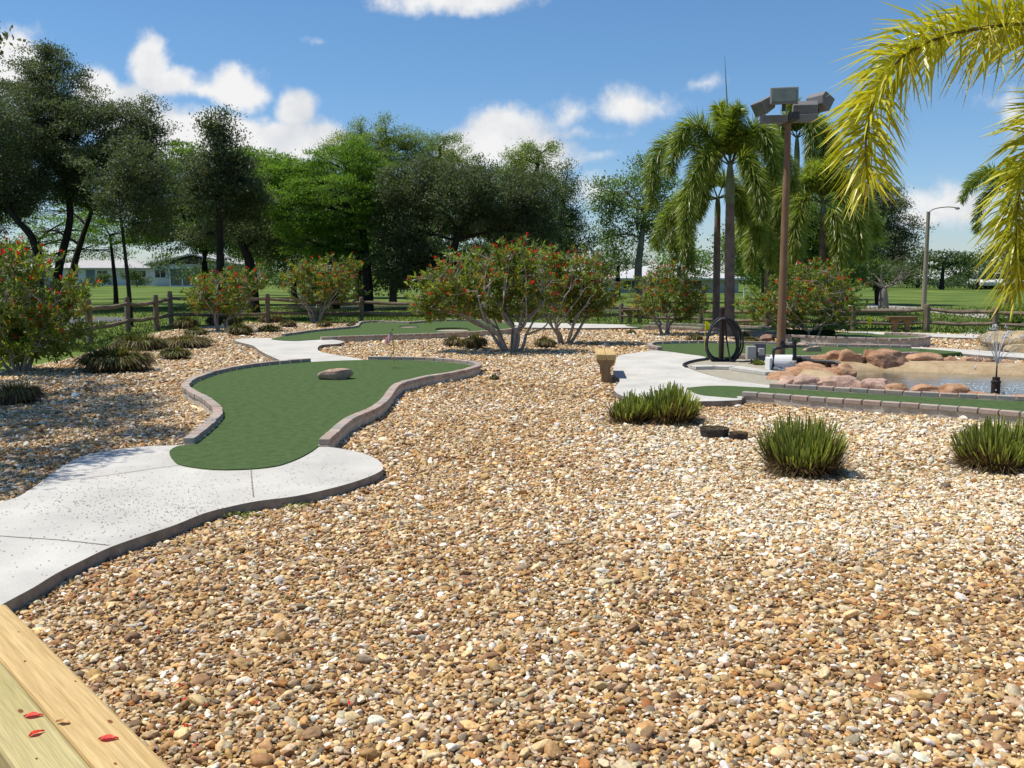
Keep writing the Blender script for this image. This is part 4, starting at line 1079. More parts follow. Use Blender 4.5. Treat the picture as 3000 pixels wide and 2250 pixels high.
m_bush = leafmat('bush_leaf', [(0, (.036, .058, .022)), (.5, (.07, .115, .036)), (1, (.13, .19, .06))], .35, .5, .3)
m_dull = leafmat('sparse_leaf', [(0, (.06, .06, .035)), (.5, (.10, .11, .055)), (1, (.16, .17, .09))], .25, .6, .2)

def bez(p, q, up=.3, n=7, jit=.0, R_=None):
    p, q = Vector(p), Vector(q); c = p.lerp(q, .45) + Vector((0, 0, (q - p).length * up * .5))
    if R_ is not None: c += Vector(R_.normal(0, jit, 3))
    return [p.lerp(c, t).lerp(c.lerp(q, t), t) for t in np.linspace(0, 1, n)]

def tree(label, base, trunk, blobs, leaf, bark, Y, r0=.2, dens=60, per=70, cr=.34, L=.12, Wd=.05, seed=0, flat=1., droop=0., name='tree', cat='tree', group='trees round the course', limb=True, twig=18, shell=.55, maxclump=900):
    """trunk: [(u, v)] from the ground up at distance Y; blobs: (u, v, ru, rv, dy) foliage masses"""
    R_ = np.random.default_rng(seed + 1000)
    base = Vector(base); t = thing(name, label, cat, base, 0, group)
    bt = MB(); tp = [base - Vector((0, 0, .1))] + [Q(u, v, Y) for u, v in trunk]
    sp = smooth_open(tp, 5) if len(tp) > 2 else tp
    k = len(sp); bt.tube(sp, [r0 * (1.25 if i == 0 else 1) * (1 - .55 * i / (k - 1)) for i in range(k)], 9)
    topp = sp[-1]
    C, T, O = [], [], []
    for bu, bv, ru, rv, dy in blobs:
        c = Q(bu, bv, Y + dy); rx, rz = ru * c.y / F, rv * c.y / F; ry = min(max(rx, rz), 1.3 * min(rx, rz) + .4)
        n = int(np.clip(dens * (rx * rz) / (cr * cr) * .16, 6, maxclump))
        d = unit(R_.normal(size=(n, 3))); q = R_.uniform(shell ** 3, 1, n) ** (1 / 3)
        q = np.where((R_.random(n) < .15) & (d[:, 2] > -.3), q * R_.uniform(1.08, 1.42, n), q)
        p = np.array(c) + d * q[:, None] * np.array((rx, ry, rz))
        p += np.array([mn.noise_vector(Vector(x) * .6 / max(cr, .2) * .4)[:] for x in p]) * cr * .9
        p[:, 2] = np.maximum(p[:, 2], .3)
        C.append(p); O.append(d); T.append(R_.normal(0, .13, n))
        if limb:
            i0 = min(range(k), key=lambda i: (sp[i] - c).length + (0 if sp[i].z < c.z - .2 * rz else 6))
            i0 = max(i0, int(k * .45)); lp = bez(sp[i0], c, .25, 8, .15 * rx, R_)
            rr = r0 * .42 * min(1, .45 + rx / 4)
            bt.tube(lp, np.linspace(rr, rr * .3, 8), 6, caps=False)
            for x in p[R_.permutation(n)[:twig]]:
                st = lp[R_.integers(3, 8)]
                bt.tube(bez(st, x, .15, 5, .08, R_), np.linspace(rr * .28, .006, 5), 4, caps=False)
    bt.build('trunk', bark, t, base, smooth=True)
    C = np.concatenate(C); O = np.concatenate(O); T = np.concatenate(T)
    m = len(C); idx = np.repeat(np.arange(m), per); n = len(idx)
    off = R_.normal(size=(n, 3)) * cr * np.array((1, 1, .55 * flat)) * .52
    pos = C[idx] + off
    D = unit(O[idx] * .5 + R_.normal(0, .75, (n, 3)) + np.array((0, 0, .15 - droop)))
    Nn = unit(R_.normal(0, .42, (n, 3)) + np.array((0, 0, 1. if flat < 1 else .8)) + O[idx] * .35)
    tone = np.clip(.5 + T[idx] + R_.normal(0, .17, n), 0, 1)
    bl = MB(); bl.quads(leaf_quads(pos, D, Nn, R_.uniform(.65, 1.25, n) * L, R_.uniform(.7, 1.2, n) * Wd), tone=tone)
    bl.build('crown', leaf, t, base)
    return t
def gx(u, Y): q = Q(u, 800, Y); return (q.x, Y, 0)

OAKKW = dict(leaf=m_oak, bark=m_barkd, L=.105, Wd=.05, cr=.40, per=105, dens=66)
tree('tall dark live oak on the left whose crown is the highest of the tree line', P(170, 905), [(170, 800), (205, 640), (190, 520)],
     [(170, 290, 90, 130, 0), (60, 360, 150, 120, 1), (230, 390, 150, 110, -1), (370, 380, 110, 90, 0), (90, 500, 170, 110, 0), (270, 520, 150, 100, 1), (400, 500, 90, 110, .5), (130, 180, 62, 50, 0), (440, 420, 40, 40, 0)], Y=P(170, 905).y, r0=.22, seed=1, **OAKKW)
tree('dark oak at the left photo edge with crooked leaning trunks', gx(20, 38), [(110, 800), (95, 700), (45, 640), (-10, 560)],
     [(-60, 420, 160, 190, 0), (20, 560, 120, 70, 1), (-40, 620, 120, 60, 1)], Y=38, r0=.2, seed=2, **OAKKW)
tree('slim oak with a bare straight trunk beside the left fence post', P(384, 958), [(378, 860), (366, 740), (352, 620)],
     [(385, 590, 80, 90, 0), (430, 650, 75, 62, .6), (470, 560, 60, 60, 0), (340, 500, 80, 70, .4), (400, 470, 85, 60, 0)], Y=P(384, 958).y, r0=.075, seed=3, leaf=m_oak, bark=m_barkd, L=.10, Wd=.045, cr=.32, per=60, dens=58)
tree('thin dark trunked tree on the left lawn before the white house', P(340, 890), [(338, 840), (330, 760), (322, 690)],
     [(330, 680, 90, 45, 0), (270, 640, 70, 40, 1), (390, 700, 70, 32, 0)], Y=P(340, 890).y, r0=.13, seed=4, leaf=m_poin, bark=m_barkd, L=.14, Wd=.05, cr=.42, per=40, dens=40, flat=.5)
tree('twisted dark trunk tree leaning right behind the left flowering shrub', gx(200, 46), [(215, 790), (240, 700), (275, 600)],
     [(250, 560, 110, 60, 0), (180, 620, 90, 40, 1), (140, 680, 110, 26, 1)], Y=46, r0=.2, seed=5, leaf=m_poin, bark=m_barkd, L=.15, Wd=.05, cr=.5, per=36, dens=34, flat=.5)
tree('upright dark oak with pointed top in the left middle of the tree line', gx(648, 32), [(646, 800), (643, 660), (640, 560)],
     [(640, 450, 75, 80, 0), (585, 530, 62, 66, .5), (700, 510, 80, 75, 0), (640, 580, 110, 80, .6), (740, 600, 70, 70, 1), (625, 400, 34, 46, 0), (660, 380, 24, 40, 0), (600, 680, 70, 34, 1)], Y=32, r0=.17, seed=6, **OAKKW)
tree('second forked oak trunk right of the upright oak', gx(740, 37), [(735, 790), (715, 730), (670, 640)],
     [(720, 640, 90, 60, 0), (790, 600, 80, 70, 1), (810, 690, 100, 60, 1)], Y=37, r0=.24, seed=7, **OAKKW)
tree('bright green feathery tree with layered boughs over a thick dark trunk', P(1077, 920), [(1077, 830), (1070, 740), (1060, 640)],
     [(880, 500, 130, 44, 1), (1010, 480, 130, 50, 0), (840, 580, 110, 40, -1), (980, 575, 150, 50, -1.2), (1090, 560, 100, 60, 0), (880, 655, 120, 38, -1), (1020, 660, 120, 44, -.6), (1110, 640, 80, 50, 0), (930, 720, 120, 36, 0), (1060, 740, 90, 40, 0), (820, 500, 70, 40, 1.5), (740, 480, 60, 26, 2)],
     Y=P(1077, 920).y, r0=.24, seed=8, leaf=m_poin, bark=m_barkd, L=.11, Wd=.04, cr=.44, per=120, dens=76, flat=.32, shell=.3)
tree('deep shaded tree filling the gap under the feathery boughs', gx(980, 41), [(980, 800), (990, 740)],
     [(900, 740, 140, 85, 0), (1060, 770, 140, 80, 0), (1180, 790, 110, 70, 0), (1290, 800, 110, 56, .5), (1420, 790, 110, 60, .5), (1180, 750, 120, 70, 1), (760, 730, 100, 50, 1), (980, 640, 160, 90, 1)], Y=41, r0=.2, seed=9, leaf=m_bush, bark=m_barkd, L=.16, Wd=.075, cr=.5, per=46, dens=46)
tree('broad grey green oak with forked limbs behind the big flowering shrub', gx(1330, 35), [(1320, 800), (1328, 740), (1345, 680)],
     [(1210, 560, 95, 95, 0), (1330, 560, 110, 80, -.5), (1460, 565, 110, 80, 0), (1560, 580, 80, 80, .5), (1180, 660, 80, 80, 0), (1400, 640, 130, 70, .6), (1530, 680, 100, 70, .4), (1240, 740, 70, 50, 0), (1150, 760, 60, 60, 0), (1190, 800, 80, 44, .5), (1300, 800, 80, 40, 1), (1440, 780, 110, 50, 1)], Y=35, r0=.22, seed=10, **OAKKW)
CY = dict(leaf=m_cyp, bark=m_bark, L=.12, Wd=.034, cr=.38, per=80, dens=58, droop=.25)
tree('pale green cypress with a lone crooked spire left of the other cypresses', gx(1050, 48), [(1050, 780), (1045, 560), (1055, 420)],
     [(1062, 372, 22, 32, 0), (1045, 410, 36, 30, 0), (1020, 440, 62, 36, 0), (1080, 470, 80, 46, 0), (1010, 520, 90, 60, 0), (970, 450, 30, 22, .3)], Y=48, r0=.2, seed=11, **CY)
tree('airy cypress with an open see through crown top in the middle of the line', gx(1150, 47), [(1150, 780), (1140, 560), (1135, 400)],
     [(1132, 384, 34, 36, 0), (1182, 396, 28, 36, 0), (1100, 420, 40, 36, 0), (1150, 450, 70, 40, 0), (1230, 430, 46, 34, 0), (1160, 520, 110, 66, 0)], Y=47, r0=.2, seed=12, **CY)
tree('wispy topped cypress directly left of the big white cloud', gx(1290, 48), [(1290, 780), (1285, 560), (1290, 430)],
     [(1310, 402, 30, 24, 0), (1280, 424, 24, 26, 0), (1260, 455, 60, 34, 0), (1340, 470, 60, 40, 0), (1290, 520, 110, 60, 0)], Y=48, r0=.18, seed=13, **CY)
tree('tall cypress with a leafy double top below the big white cloud', gx(1560, 44), [(1560, 780), (1565, 620), (1575, 480)],
     [(1585, 445, 52, 40, 0), (1500, 470, 40, 34, 0), (1560, 510, 80, 56, 0), (1480, 530, 60, 50, 1), (1600, 560, 60, 60, 0)], Y=44, r0=.2, seed=14, **CY)
tree('rightmost drooping dark cypress at the end of the dense tree line', gx(1640, 42), [(1640, 790), (1640, 680), (1655, 560)],
     [(1660, 520, 34, 44, 0), (1640, 590, 60, 60, 0), (1660, 660, 58, 50, 0), (1600, 700, 70, 60, 0), (1690, 640, 26, 34, 0), (1680, 720, 50, 40, 0)], Y=42, r0=.2, seed=15, leaf=m_bush, bark=m_barkd, L=.13, Wd=.036, cr=.4, per=60, dens=60, droop=.3)
tree('loose light green tree with visible pale branches left of the palms', gx(1872, 50), [(1870, 790), (1880, 700), (1890, 620)],
     [(1900, 520, 70, 46, 0), (1830, 560, 80, 46, 0), (1940, 580, 60, 60, 0), (1780, 600, 50, 40, 0), (1860, 640, 90, 60, 0), (1960, 670, 60, 60, 0), (1800, 690, 60, 46, 0), (1890, 480, 26, 20, 0), (1750, 550, 24, 18, 0)],
     Y=50, r0=.24, seed=16, leaf=m_lite, bark=m_barkp, L=.15, Wd=.07, cr=.55, per=70, dens=52, shell=.35)
BK = dict(leaf=m_bush, bark=m_barkd, L=.18, Wd=.09, cr=.6, per=46, dens=52, limb=False)
tree('dark rounded tree behind the right end of the big flowering shrub', gx(1600, 52), [(1600, 800), (1600, 770)], [(1520, 760, 90, 60, 0), (1640, 770, 90, 56, 0), (1720, 760, 50, 36, 0)], Y=52, r0=.2, seed=17, **BK)
tree('low dark green tree in front of the white roofed house', gx(1810, 60), [(1810, 810), (1810, 780)], [(1790, 760, 50, 40, 0), (1850, 745, 50, 34, 0), (1740, 770, 50, 30, 0)], Y=60, r0=.2, seed=18, **BK)
tree('round bright green tree peeping between the palms', gx(1990, 56), [(1990, 810), (1990, 780)], [(1985, 750, 66, 46, 0), (2050, 770, 50, 40, 0)], Y=56, r0=.2, seed=19, leaf=m_poin, bark=m_barkd, L=.18, Wd=.08, cr=.5, per=40, dens=50, limb=False)
tree('dark dense trees mass behind the right hand palms', gx(2240, 55), [(2240, 820), (2240, 760)], [(2180, 720, 70, 90, 0), (2280, 690, 90, 110, 0), (2390, 720, 90, 100, 0), (2300, 800, 130, 50, 0), (2240, 620, 60, 60, 0), (2350, 590, 80, 60, 1)], Y=55, r0=.2, seed=20, **BK)
tree('dark live oak standing right of the floodlight pole', gx(2580, 46), [(2570, 830), (2560, 740), (2570, 650)],
     [(2580, 590, 60, 54, 0), (2520, 640, 80, 60, 0), (2620, 650, 66, 50, 0), (2560, 710, 100, 56, 0), (2470, 720, 70, 70, 0), (2640, 720, 40, 36, 0), (2430, 800, 80, 50, 0), (2420, 500, 60, 60, 2), (2480, 560, 60, 60, 1)], Y=46, r0=.2, seed=21, **OAKKW)
tree('nearly leafless pale branched tree beside the driveway', P(2588, 904), [(2588, 860), (2590, 845)],
     [(2500, 815, 70, 26, 0), (2660, 800, 66, 34, 0), (2590, 780, 70, 34, 0), (2540, 790, 60, 30, .5), (2640, 830, 60, 20, -.4), (2480, 790, 40, 24, 0)], Y=P(2588, 904).y, r0=.24, seed=22, leaf=m_dull, bark=m_barkp, L=.10, Wd=.035, cr=.5, per=12, dens=46, twig=34)
FB = dict(leaf=m_bush, bark=m_barkd, L=.26, Wd=.14, cr=.9, per=44, dens=58, limb=False, group='trees far beyond the right lawn')
tree('feathery flat topped far tree right of the street lamp', gx(2760, 85), [(2760, 820), (2765, 770)], [(2750, 760, 60, 16, 0), (2800, 735, 60, 14, 0), (2720, 780, 70, 22, 0), (2830, 775, 60, 30, 0), (2690, 755, 40, 26, 0)], Y=85, r0=.25, seed=23, leaf=m_bush, bark=m_barkd, L=.24, Wd=.12, cr=.8, per=44, dens=64, flat=.4, group='trees far beyond the right lawn')
tree('low dark far hedge tree left of the gabled white house', gx(2690, 92), [(2690, 830), (2690, 815)], [(2690, 820, 60, 30, 0), (2750, 830, 50, 28, 0), (2640, 800, 40, 36, 0)], Y=92, r0=.2, seed=24, **FB)
tree('round dark far tree right of the gabled white house', gx(2890, 88), [(2890, 840), (2890, 820)], [(2870, 830, 46, 36, 0), (2920, 825, 46, 40, 0), (2895, 800, 36, 26, 0)], Y=88, r0=.2, seed=25, **FB)
tree('tall far tree mass behind the gabled white house', gx(2900, 105), [(2900, 820), (2900, 770)], [(2860, 770, 60, 36, 0), (2930, 760, 60, 44, 0), (3020, 770, 80, 50, 0), (2970, 735, 40, 30, 0), (2800, 790, 60, 30, 0), (3100, 790, 90, 50, 0)], Y=105, r0=.3, seed=26, **FB)
tree('far dark tree row end behind the bare branched tree', gx(2560, 98), [(2560, 830), (2560, 800)], [(2520, 800, 90, 40, 0), (2620, 790, 80, 44, 0), (2440, 790, 80, 46, 0)], Y=98, r0=.3, seed=27, **FB)
FL = dict(leaf=m_bush, bark=m_barkd, L=.26, Wd=.14, cr=.9, per=40, dens=50, limb=False, group='trees far beyond the left lawn')
tree('far green trees behind the left white house', gx(150, 120), [(150, 820), (150, 790)], [(60, 770, 120, 40, 0), (200, 765, 90, 26, 0), (-60, 760, 130, 60, 0)], Y=120, r0=.3, seed=28, **FL)
tree('far green trees behind the dark gabled house', gx(760, 120), [(760, 820), (760, 790)], [(700, 780, 90, 36, 0), (820, 775, 110, 46, 0), (960, 780, 110, 46, 0), (560, 770, 50, 18, 0)], Y=120, r0=.3, seed=29, **FL)
tree('far pale green trees across the canal in the middle', gx(1250, 115), [(1250, 820), (1250, 790)], [(1120, 790, 100, 40, 0), (1280, 785, 110, 46, 0), (1430, 790, 100, 46, 0), (1560, 800, 90, 40, 0)], Y=115, r0=.3, seed=30, leaf=m_cyp, bark=m_barkd, L=.26, Wd=.14, cr=.9, per=40, dens=50, limb=False, group='trees far beyond the left lawn')
tree('far trees behind the white roofed house and the palms', gx(2060, 120), [(2060, 820), (2060, 790)], [(1900, 790, 110, 36, 0), (2080, 780, 120, 46, 0), (2240, 790, 110, 50, 0)], Y=120, r0=.3, seed=31, **FL)
# oak just outside the left edge: its twigs enter the picture at top left and its shade falls across the left gravel
tree('near oak outside the left photo edge with one twig showing at the upper left', (-8.3, 9.4, 0), [(-760, 900), (-700, 500)],
     [(-780, -330, 480, 170, 0), (-940, -300, 330, 150, -2), (-600, -290, 330, 130, 1.8), (-700, -250, 300, 110, -1.2), (-980, -250, 300, 170, 1), (-400, -200, 180, 70, 1.2), (-60, 88, 62, 9, 0), (-640, -420, 300, 150, 2.4), (-560, -300, 260, 110, 4.2)], Y=9.4, r0=.14, seed=32, leaf=m_oak, bark=m_barkd, L=.065, Wd=.032, cr=.2, per=60, dens=46, twig=26, maxclump=600)
tree('airy green tree filling the gap behind the upright oak', gx(600, 52), [(600, 790), (600, 690)],
     [(500, 520, 80, 44, 0), (560, 600, 110, 50, 0), (660, 640, 110, 50, 0), (480, 640, 90, 44, 0), (600, 700, 120, 40, 0), (780, 560, 90, 60, 0), (760, 470, 80, 36, 0), (720, 700, 80, 40, 0), (430, 700, 70, 30, 1), (470, 580, 80, 50, -1), (520, 660, 100, 40, -1), (540, 460, 60, 36, 0), (820, 640, 80, 50, -1)], Y=46, r0=.2, seed=61, leaf=m_poin, bark=m_barkd, L=.15, Wd=.06, cr=.5, per=80, dens=90, flat=.45, shell=.3)
tree('mid green background tree filling in behind the twin oaks', gx(860, 58), [(860, 790), (860, 690)],
     [(740, 560, 120, 70, 0), (860, 560, 130, 90, 0), (960, 640, 140, 90, 0), (700, 680, 120, 60, 0), (840, 720, 130, 60, 0), (1080, 660, 110, 90, 0)], Y=58, r0=.2, seed=63, leaf=m_cyp, bark=m_barkd, L=.17, Wd=.07, cr=.5, per=60, dens=64, shell=.3)
tree('mid green background tree filling in behind the forked grey green oak', gx(1330, 58), [(1330, 790), (1330, 690)],
     [(1200, 640, 130, 90, 0), (1340, 620, 140, 100, 0), (1480, 640, 130, 100, 0), (1600, 680, 90, 80, 0), (1180, 750, 110, 60, 0), (1320, 760, 120, 60, 0), (1460, 760, 120, 60, 0)], Y=58, r0=.2, seed=64, leaf=m_cyp, bark=m_barkd, L=.17, Wd=.07, cr=.5, per=60, dens=64, shell=.3)
tree('mid green leafy tree filling the space right of the floodlight pole', gx(2440, 36), [(2440, 800), (2440, 690)],
     [(2300, 620, 90, 80, 0), (2400, 640, 90, 90, 0), (2500, 690, 90, 80, 0), (2330, 740, 110, 70, 0), (2460, 780, 110, 60, 0), (2200, 700, 80, 70, 0), (2230, 790, 80, 50, 0)], Y=36, r0=.2, seed=65, leaf=m_lite, bark=m_barkd, L=.13, Wd=.05, cr=.42, per=60, dens=95, shell=.3)
tree('dark low undergrowth in front of the gabled house', gx(600, 64), [(600, 820), (600, 800)], [(560, 800, 60, 26, 0), (650, 790, 70, 34, 0), (470, 770, 50, 24, 0), (730, 800, 70, 34, 0), (820, 810, 70, 30, 0)], Y=64, r0=.06, seed=71, leaf=m_bush, bark=m_barkd, L=.16, Wd=.08, cr=.45, per=44, dens=40, limb=False, name='shrub', cat='bush', group='bushes')
tree('airy green tree with low thin boughs behind the leaning left trunks', gx(120, 56), [(120, 800), (115, 700)],
     [(60, 640, 110, 36, 0), (180, 700, 110, 34, 0), (300, 680, 90, 34, 0), (40, 720, 90, 30, 0), (250, 620, 90, 40, 0), (340, 740, 70, 26, 0)], Y=56, r0=.18, seed=62, leaf=m_lite, bark=m_barkd, L=.15, Wd=.055, cr=.5, per=44, dens=40, flat=.5, shell=.3)

# yellow green hedge plant by the right fence
tree('yellow green leafy hedge bush behind the right fence post', P(2950, 975), [(2950, 960), (2950, 950)], [(2905, 940, 24, 30, 0), (2950, 935, 34, 34, 0), (3010, 935, 50, 36, 0)], Y=P(2950, 975).y + .6, r0=.05, seed=33, leaf=m_lite, bark=m_barkd, L=.07, Wd=.04, cr=.16, per=40, dens=50, limb=False, name='hedge_bush', cat='bush', group='bushes')
for k, (u, v, Y, lab) in enumerate([(400, 815, 100, 'dark shrub against the wall of the white house on the left'), (370, 805, 98, 'green bush left of the white house window'), (300, 815, 104, 'rounded bush in front of the left white house'), (2560, 835, 80, 'rust tinged bush at the far end of the driveway')]):
    tree(lab, gx(u, Y), [(u, 830), (u, 824)], [(u, v, 22, 14, 0), (u + 18, v + 5, 18, 10, 0)], Y=Y, r0=.05, seed=40 + k, leaf=m_bush, bark=m_barkd, L=.2, Wd=.11, cr=.4, per=30, dens=50, limb=False, name='shrub', cat='bush', group='bushes')

# ================================================================== red flowered shrubs
m_jat = leafmat('shrub_leaf', [(0, (.085, .12, .024)), (.5, (.185, .24, .042)), (.85, (.34, .36, .065)), (1, (.46, .29, .07))], .52, .38, .45)
m_flow = leafmat('red_blossom', [(0, s(205, 22, 22)), (1, s(250, 56, 40))], .35, .6, .2, (1.1, 1., 1.))
m_stem = M('grey_stem', (.34, .30, .26), .3, 16, .9, .006, 50, .1)
def shrub(label, base, crown, Y, tips=360, seed=0, L=.10, stems=6, per=12, flowers=90, rb=.05, low=.0):
    """crown: list of (u, v, ru, rv) masses; stems fork upward from the base to leafy rosettes"""
    R_ = np.random.default_rng(seed + 2000); base = Vector(base)
    t = thing('flowering_shrub', label, 'shrub', base, 0, 'red flowered shrubs')
    P_ = []; area = sum(a[2] * a[3] for a in crown)
    for u, v, ru, rv in crown:
        c = np.array(Q(u, v, Y)); n = int(1.3 * tips * ru * rv / area); rx, rz = ru * Y / F, rv * Y / F; ry = min(rx * .95, rz * 2.2)
        d = unit(R_.normal(size=(n, 3))); q = R_.uniform(.3 ** 2, 1, n) ** .5 * R_.uniform(.95, 1.22, n)
        P_.append(c + d * q[:, None] * np.array((rx, ry, rz)))
    P_ = np.concatenate(P_); P_[:, 2] = np.maximum(P_[:, 2], .14 + low)
    n = len(P_); bs = MB()
    cen = P_.mean(0)
    prim = []
    for k in range(stems):
        a = k / stems * 6.283 + R_.uniform(-.3, .3)
        out0 = Vector((math.cos(a), math.sin(a), 0)); hgt = cen[2] - .0
        st = base + out0 * rb * 1.5 + Vector((0, 0, -.03))
        fk = base + out0 * R_.uniform(.16, .36) * hgt + Vector((0, 0, hgt * R_.uniform(.22, .42)))      # low fork
        pts = smooth_open([st, st.lerp(fk, .5) + Vector(R_.normal(0, .03, 3)), fk], 4); bs.tube(pts, np.linspace(rb * R_.uniform(.55, .85), rb * .42, len(pts)), 6, caps=False)
        for j in range(3):
            b2 = a + R_.uniform(-.8, .8)
            fr_ = P_[np.argmax((P_ - cen) @ np.array((math.cos(b2), math.sin(b2) * .9, R_.uniform(-.25, .6))) + R_.normal(0, .12, n))]
            e = fk.lerp(Vector(fr_), .62); mid_ = fk.lerp(e, .5) + Vector(R_.normal(0, .07, 3)) + Vector((0, 0, R_.uniform(-.05, .1)))
            q_ = smooth_open([fk, mid_, e], 4); bs.tube(q_, np.linspace(rb * .36, rb * .17, len(q_)), 5, caps=False)
            prim += [(p, rb * .3) for p in q_[2:]]
    mids = []
    sel = R_.permutation(n)[:max(14, n // 8)]
    for i in sel:
        x = Vector(P_[i]); p, r = min(prim, key=lambda z: (z[0] - x).length + (.35 if z[0].z > x.z else 0))
        e = p.lerp(x, .72); pts = bez(p, e, .22, 6, .04, R_); bs.tube(pts, np.linspace(rb * .18, rb * .09, 6), 4, caps=False); mids += pts[2:]
    M_ = np.array([m[:] for m in mids])
    for x in P_:
        p = M_[np.argmin(((M_ - x) ** 2).sum(1))]
        bs.tube([p, (p + x) / 2 + R_.normal(0, .015, 3), x], [rb * .1, rb * .07, rb * .04], 3, caps=False)
    bs.build('stem', m_stem, t, base, smooth=True)
    out = unit(P_ - cen + np.array((0, 0, .35)))
    idx = np.repeat(np.arange(n), per); m = len(idx)
    axis = unit(out + R_.normal(0, .25, (n, 3)) + (0, 0, .3))[idx]
    D = unit(axis * R_.uniform(-.15, .9, (m, 1)) + unit(R_.normal(size=(m, 3))) * 1.0)
    Nn = unit(np.cross(np.cross(D, axis), D) + R_.normal(0, .2, (m, 3)))
    pos = P_[idx] - axis * R_.uniform(0, .10, (m, 1)) * (L / .1)
    tn = np.clip(.42 + R_.normal(0, .13, n)[idx] + R_.normal(0, .15, m), 0, .84)
    tn = np.where((R_.random(n) < .07)[idx], np.clip(tn + .42, 0, 1), tn)
    bl = MB(); bl.quads(leaf_quads(pos, D, Nn, R_.uniform(.65, 1.35, m) * L * 1.12, R_.uniform(.25, .37, m) * L * 1.12, -.25), tone=tn); bl.build('foliage', m_jat, t, base)
    k = min(int(flowers * 1.5), n); w = R_.random(n) * 1.1 + (out[:, 2] * .35 - out[:, 1] * .45); fi = np.argsort(-w)[:k]
    pk = 13; idx = np.repeat(np.arange(k), pk)
    ctr = P_[fi] + out[fi] * L * .35 + np.array((0, 0, L * .2)); sz = R_.uniform(.45, 1.2, k) * L * .30
    D = unit(R_.normal(size=(k * pk, 3)) + np.array((0, 0, .4)))
    bf = MB(); bf.quads(leaf_quads(ctr[idx] + R_.normal(0, .4, (k * pk, 3)) * sz[idx][:, None], D, unit(R_.normal(size=(k * pk, 3))), sz[idx], sz[idx] * .75), tone=R_.random(k * pk))
    stuff(bf.build('blossom', m_flow, t, base)); return t
shrub('big red flowered shrub filling the left photo edge in front of the fence', P(60, 1092), [(90, 860, 170, 130), (30, 760, 120, 66), (160, 950, 130, 110), (60, 1000, 130, 80), (210, 850, 60, 50), (-90, 900, 150, 160)], P(60, 1092).y, 620, 1, .105, 7, 11, 110, .05)
shrub('flowering shrub with one dark trunk standing near the left fence corner', P(648, 972), [(640, 850, 95, 62), (720, 820, 60, 46), (580, 880, 50, 40), (690, 890, 60, 40)], P(648, 972).y, 300, 2, .10, 3, 11, 90, .07)
shrub('vase shaped flowering shrub with pale stems before the kidney green', P(925, 946), [(940, 800, 105, 50), (890, 830, 70, 50), (1010, 830, 60, 54), (940, 860, 90, 36), (1030, 770, 40, 24)], P(925, 946).y, 330, 3, .11, 7, 11, 110, .055)
shrub('largest flowering shrub at the centre with thick grey forked stems', P(1500, 1032), [(1400, 800, 150, 74), (1300, 850, 110, 66), (1510, 780, 110, 76), (1560, 860, 110, 70), (1420, 890, 150, 50), (1260, 900, 60, 50), (1500, 730, 60, 32)], P(1500, 1032).y, 640, 4, .10, 8, 11, 150, .065)
shrub('second big flowering shrub close right of the largest one', P(1655, 1008), [(1680, 790, 110, 62), (1740, 840, 100, 56), (1640, 860, 90, 60), (1770, 890, 60, 36), (1700, 900, 80, 46), (1610, 760, 60, 44)], P(1655, 1008).y, 470, 5, .10, 6, 11, 110, .065)
shrub('smaller flowering shrub with three curved stems left of the palm trunks', P(1950, 981), [(1950, 840, 105, 50), (1900, 880, 70, 46), (2030, 870, 56, 50), (1960, 800, 70, 34), (2000, 910, 60, 34)], P(1950, 981).y, 330, 6, .10, 5, 11, 70, .055)
shrub('shaded flowering shrub right of the floodlight pole', P(2368, 1006), [(2360, 860, 130, 66), (2280, 880, 90, 56), (2450, 870, 80, 70), (2380, 800, 100, 50), (2440, 940, 70, 36), (2220, 900, 60, 46), (2300, 940, 60, 36)], P(2368, 1006).y, 480, 7, .095, 6, 11, 90, .055)

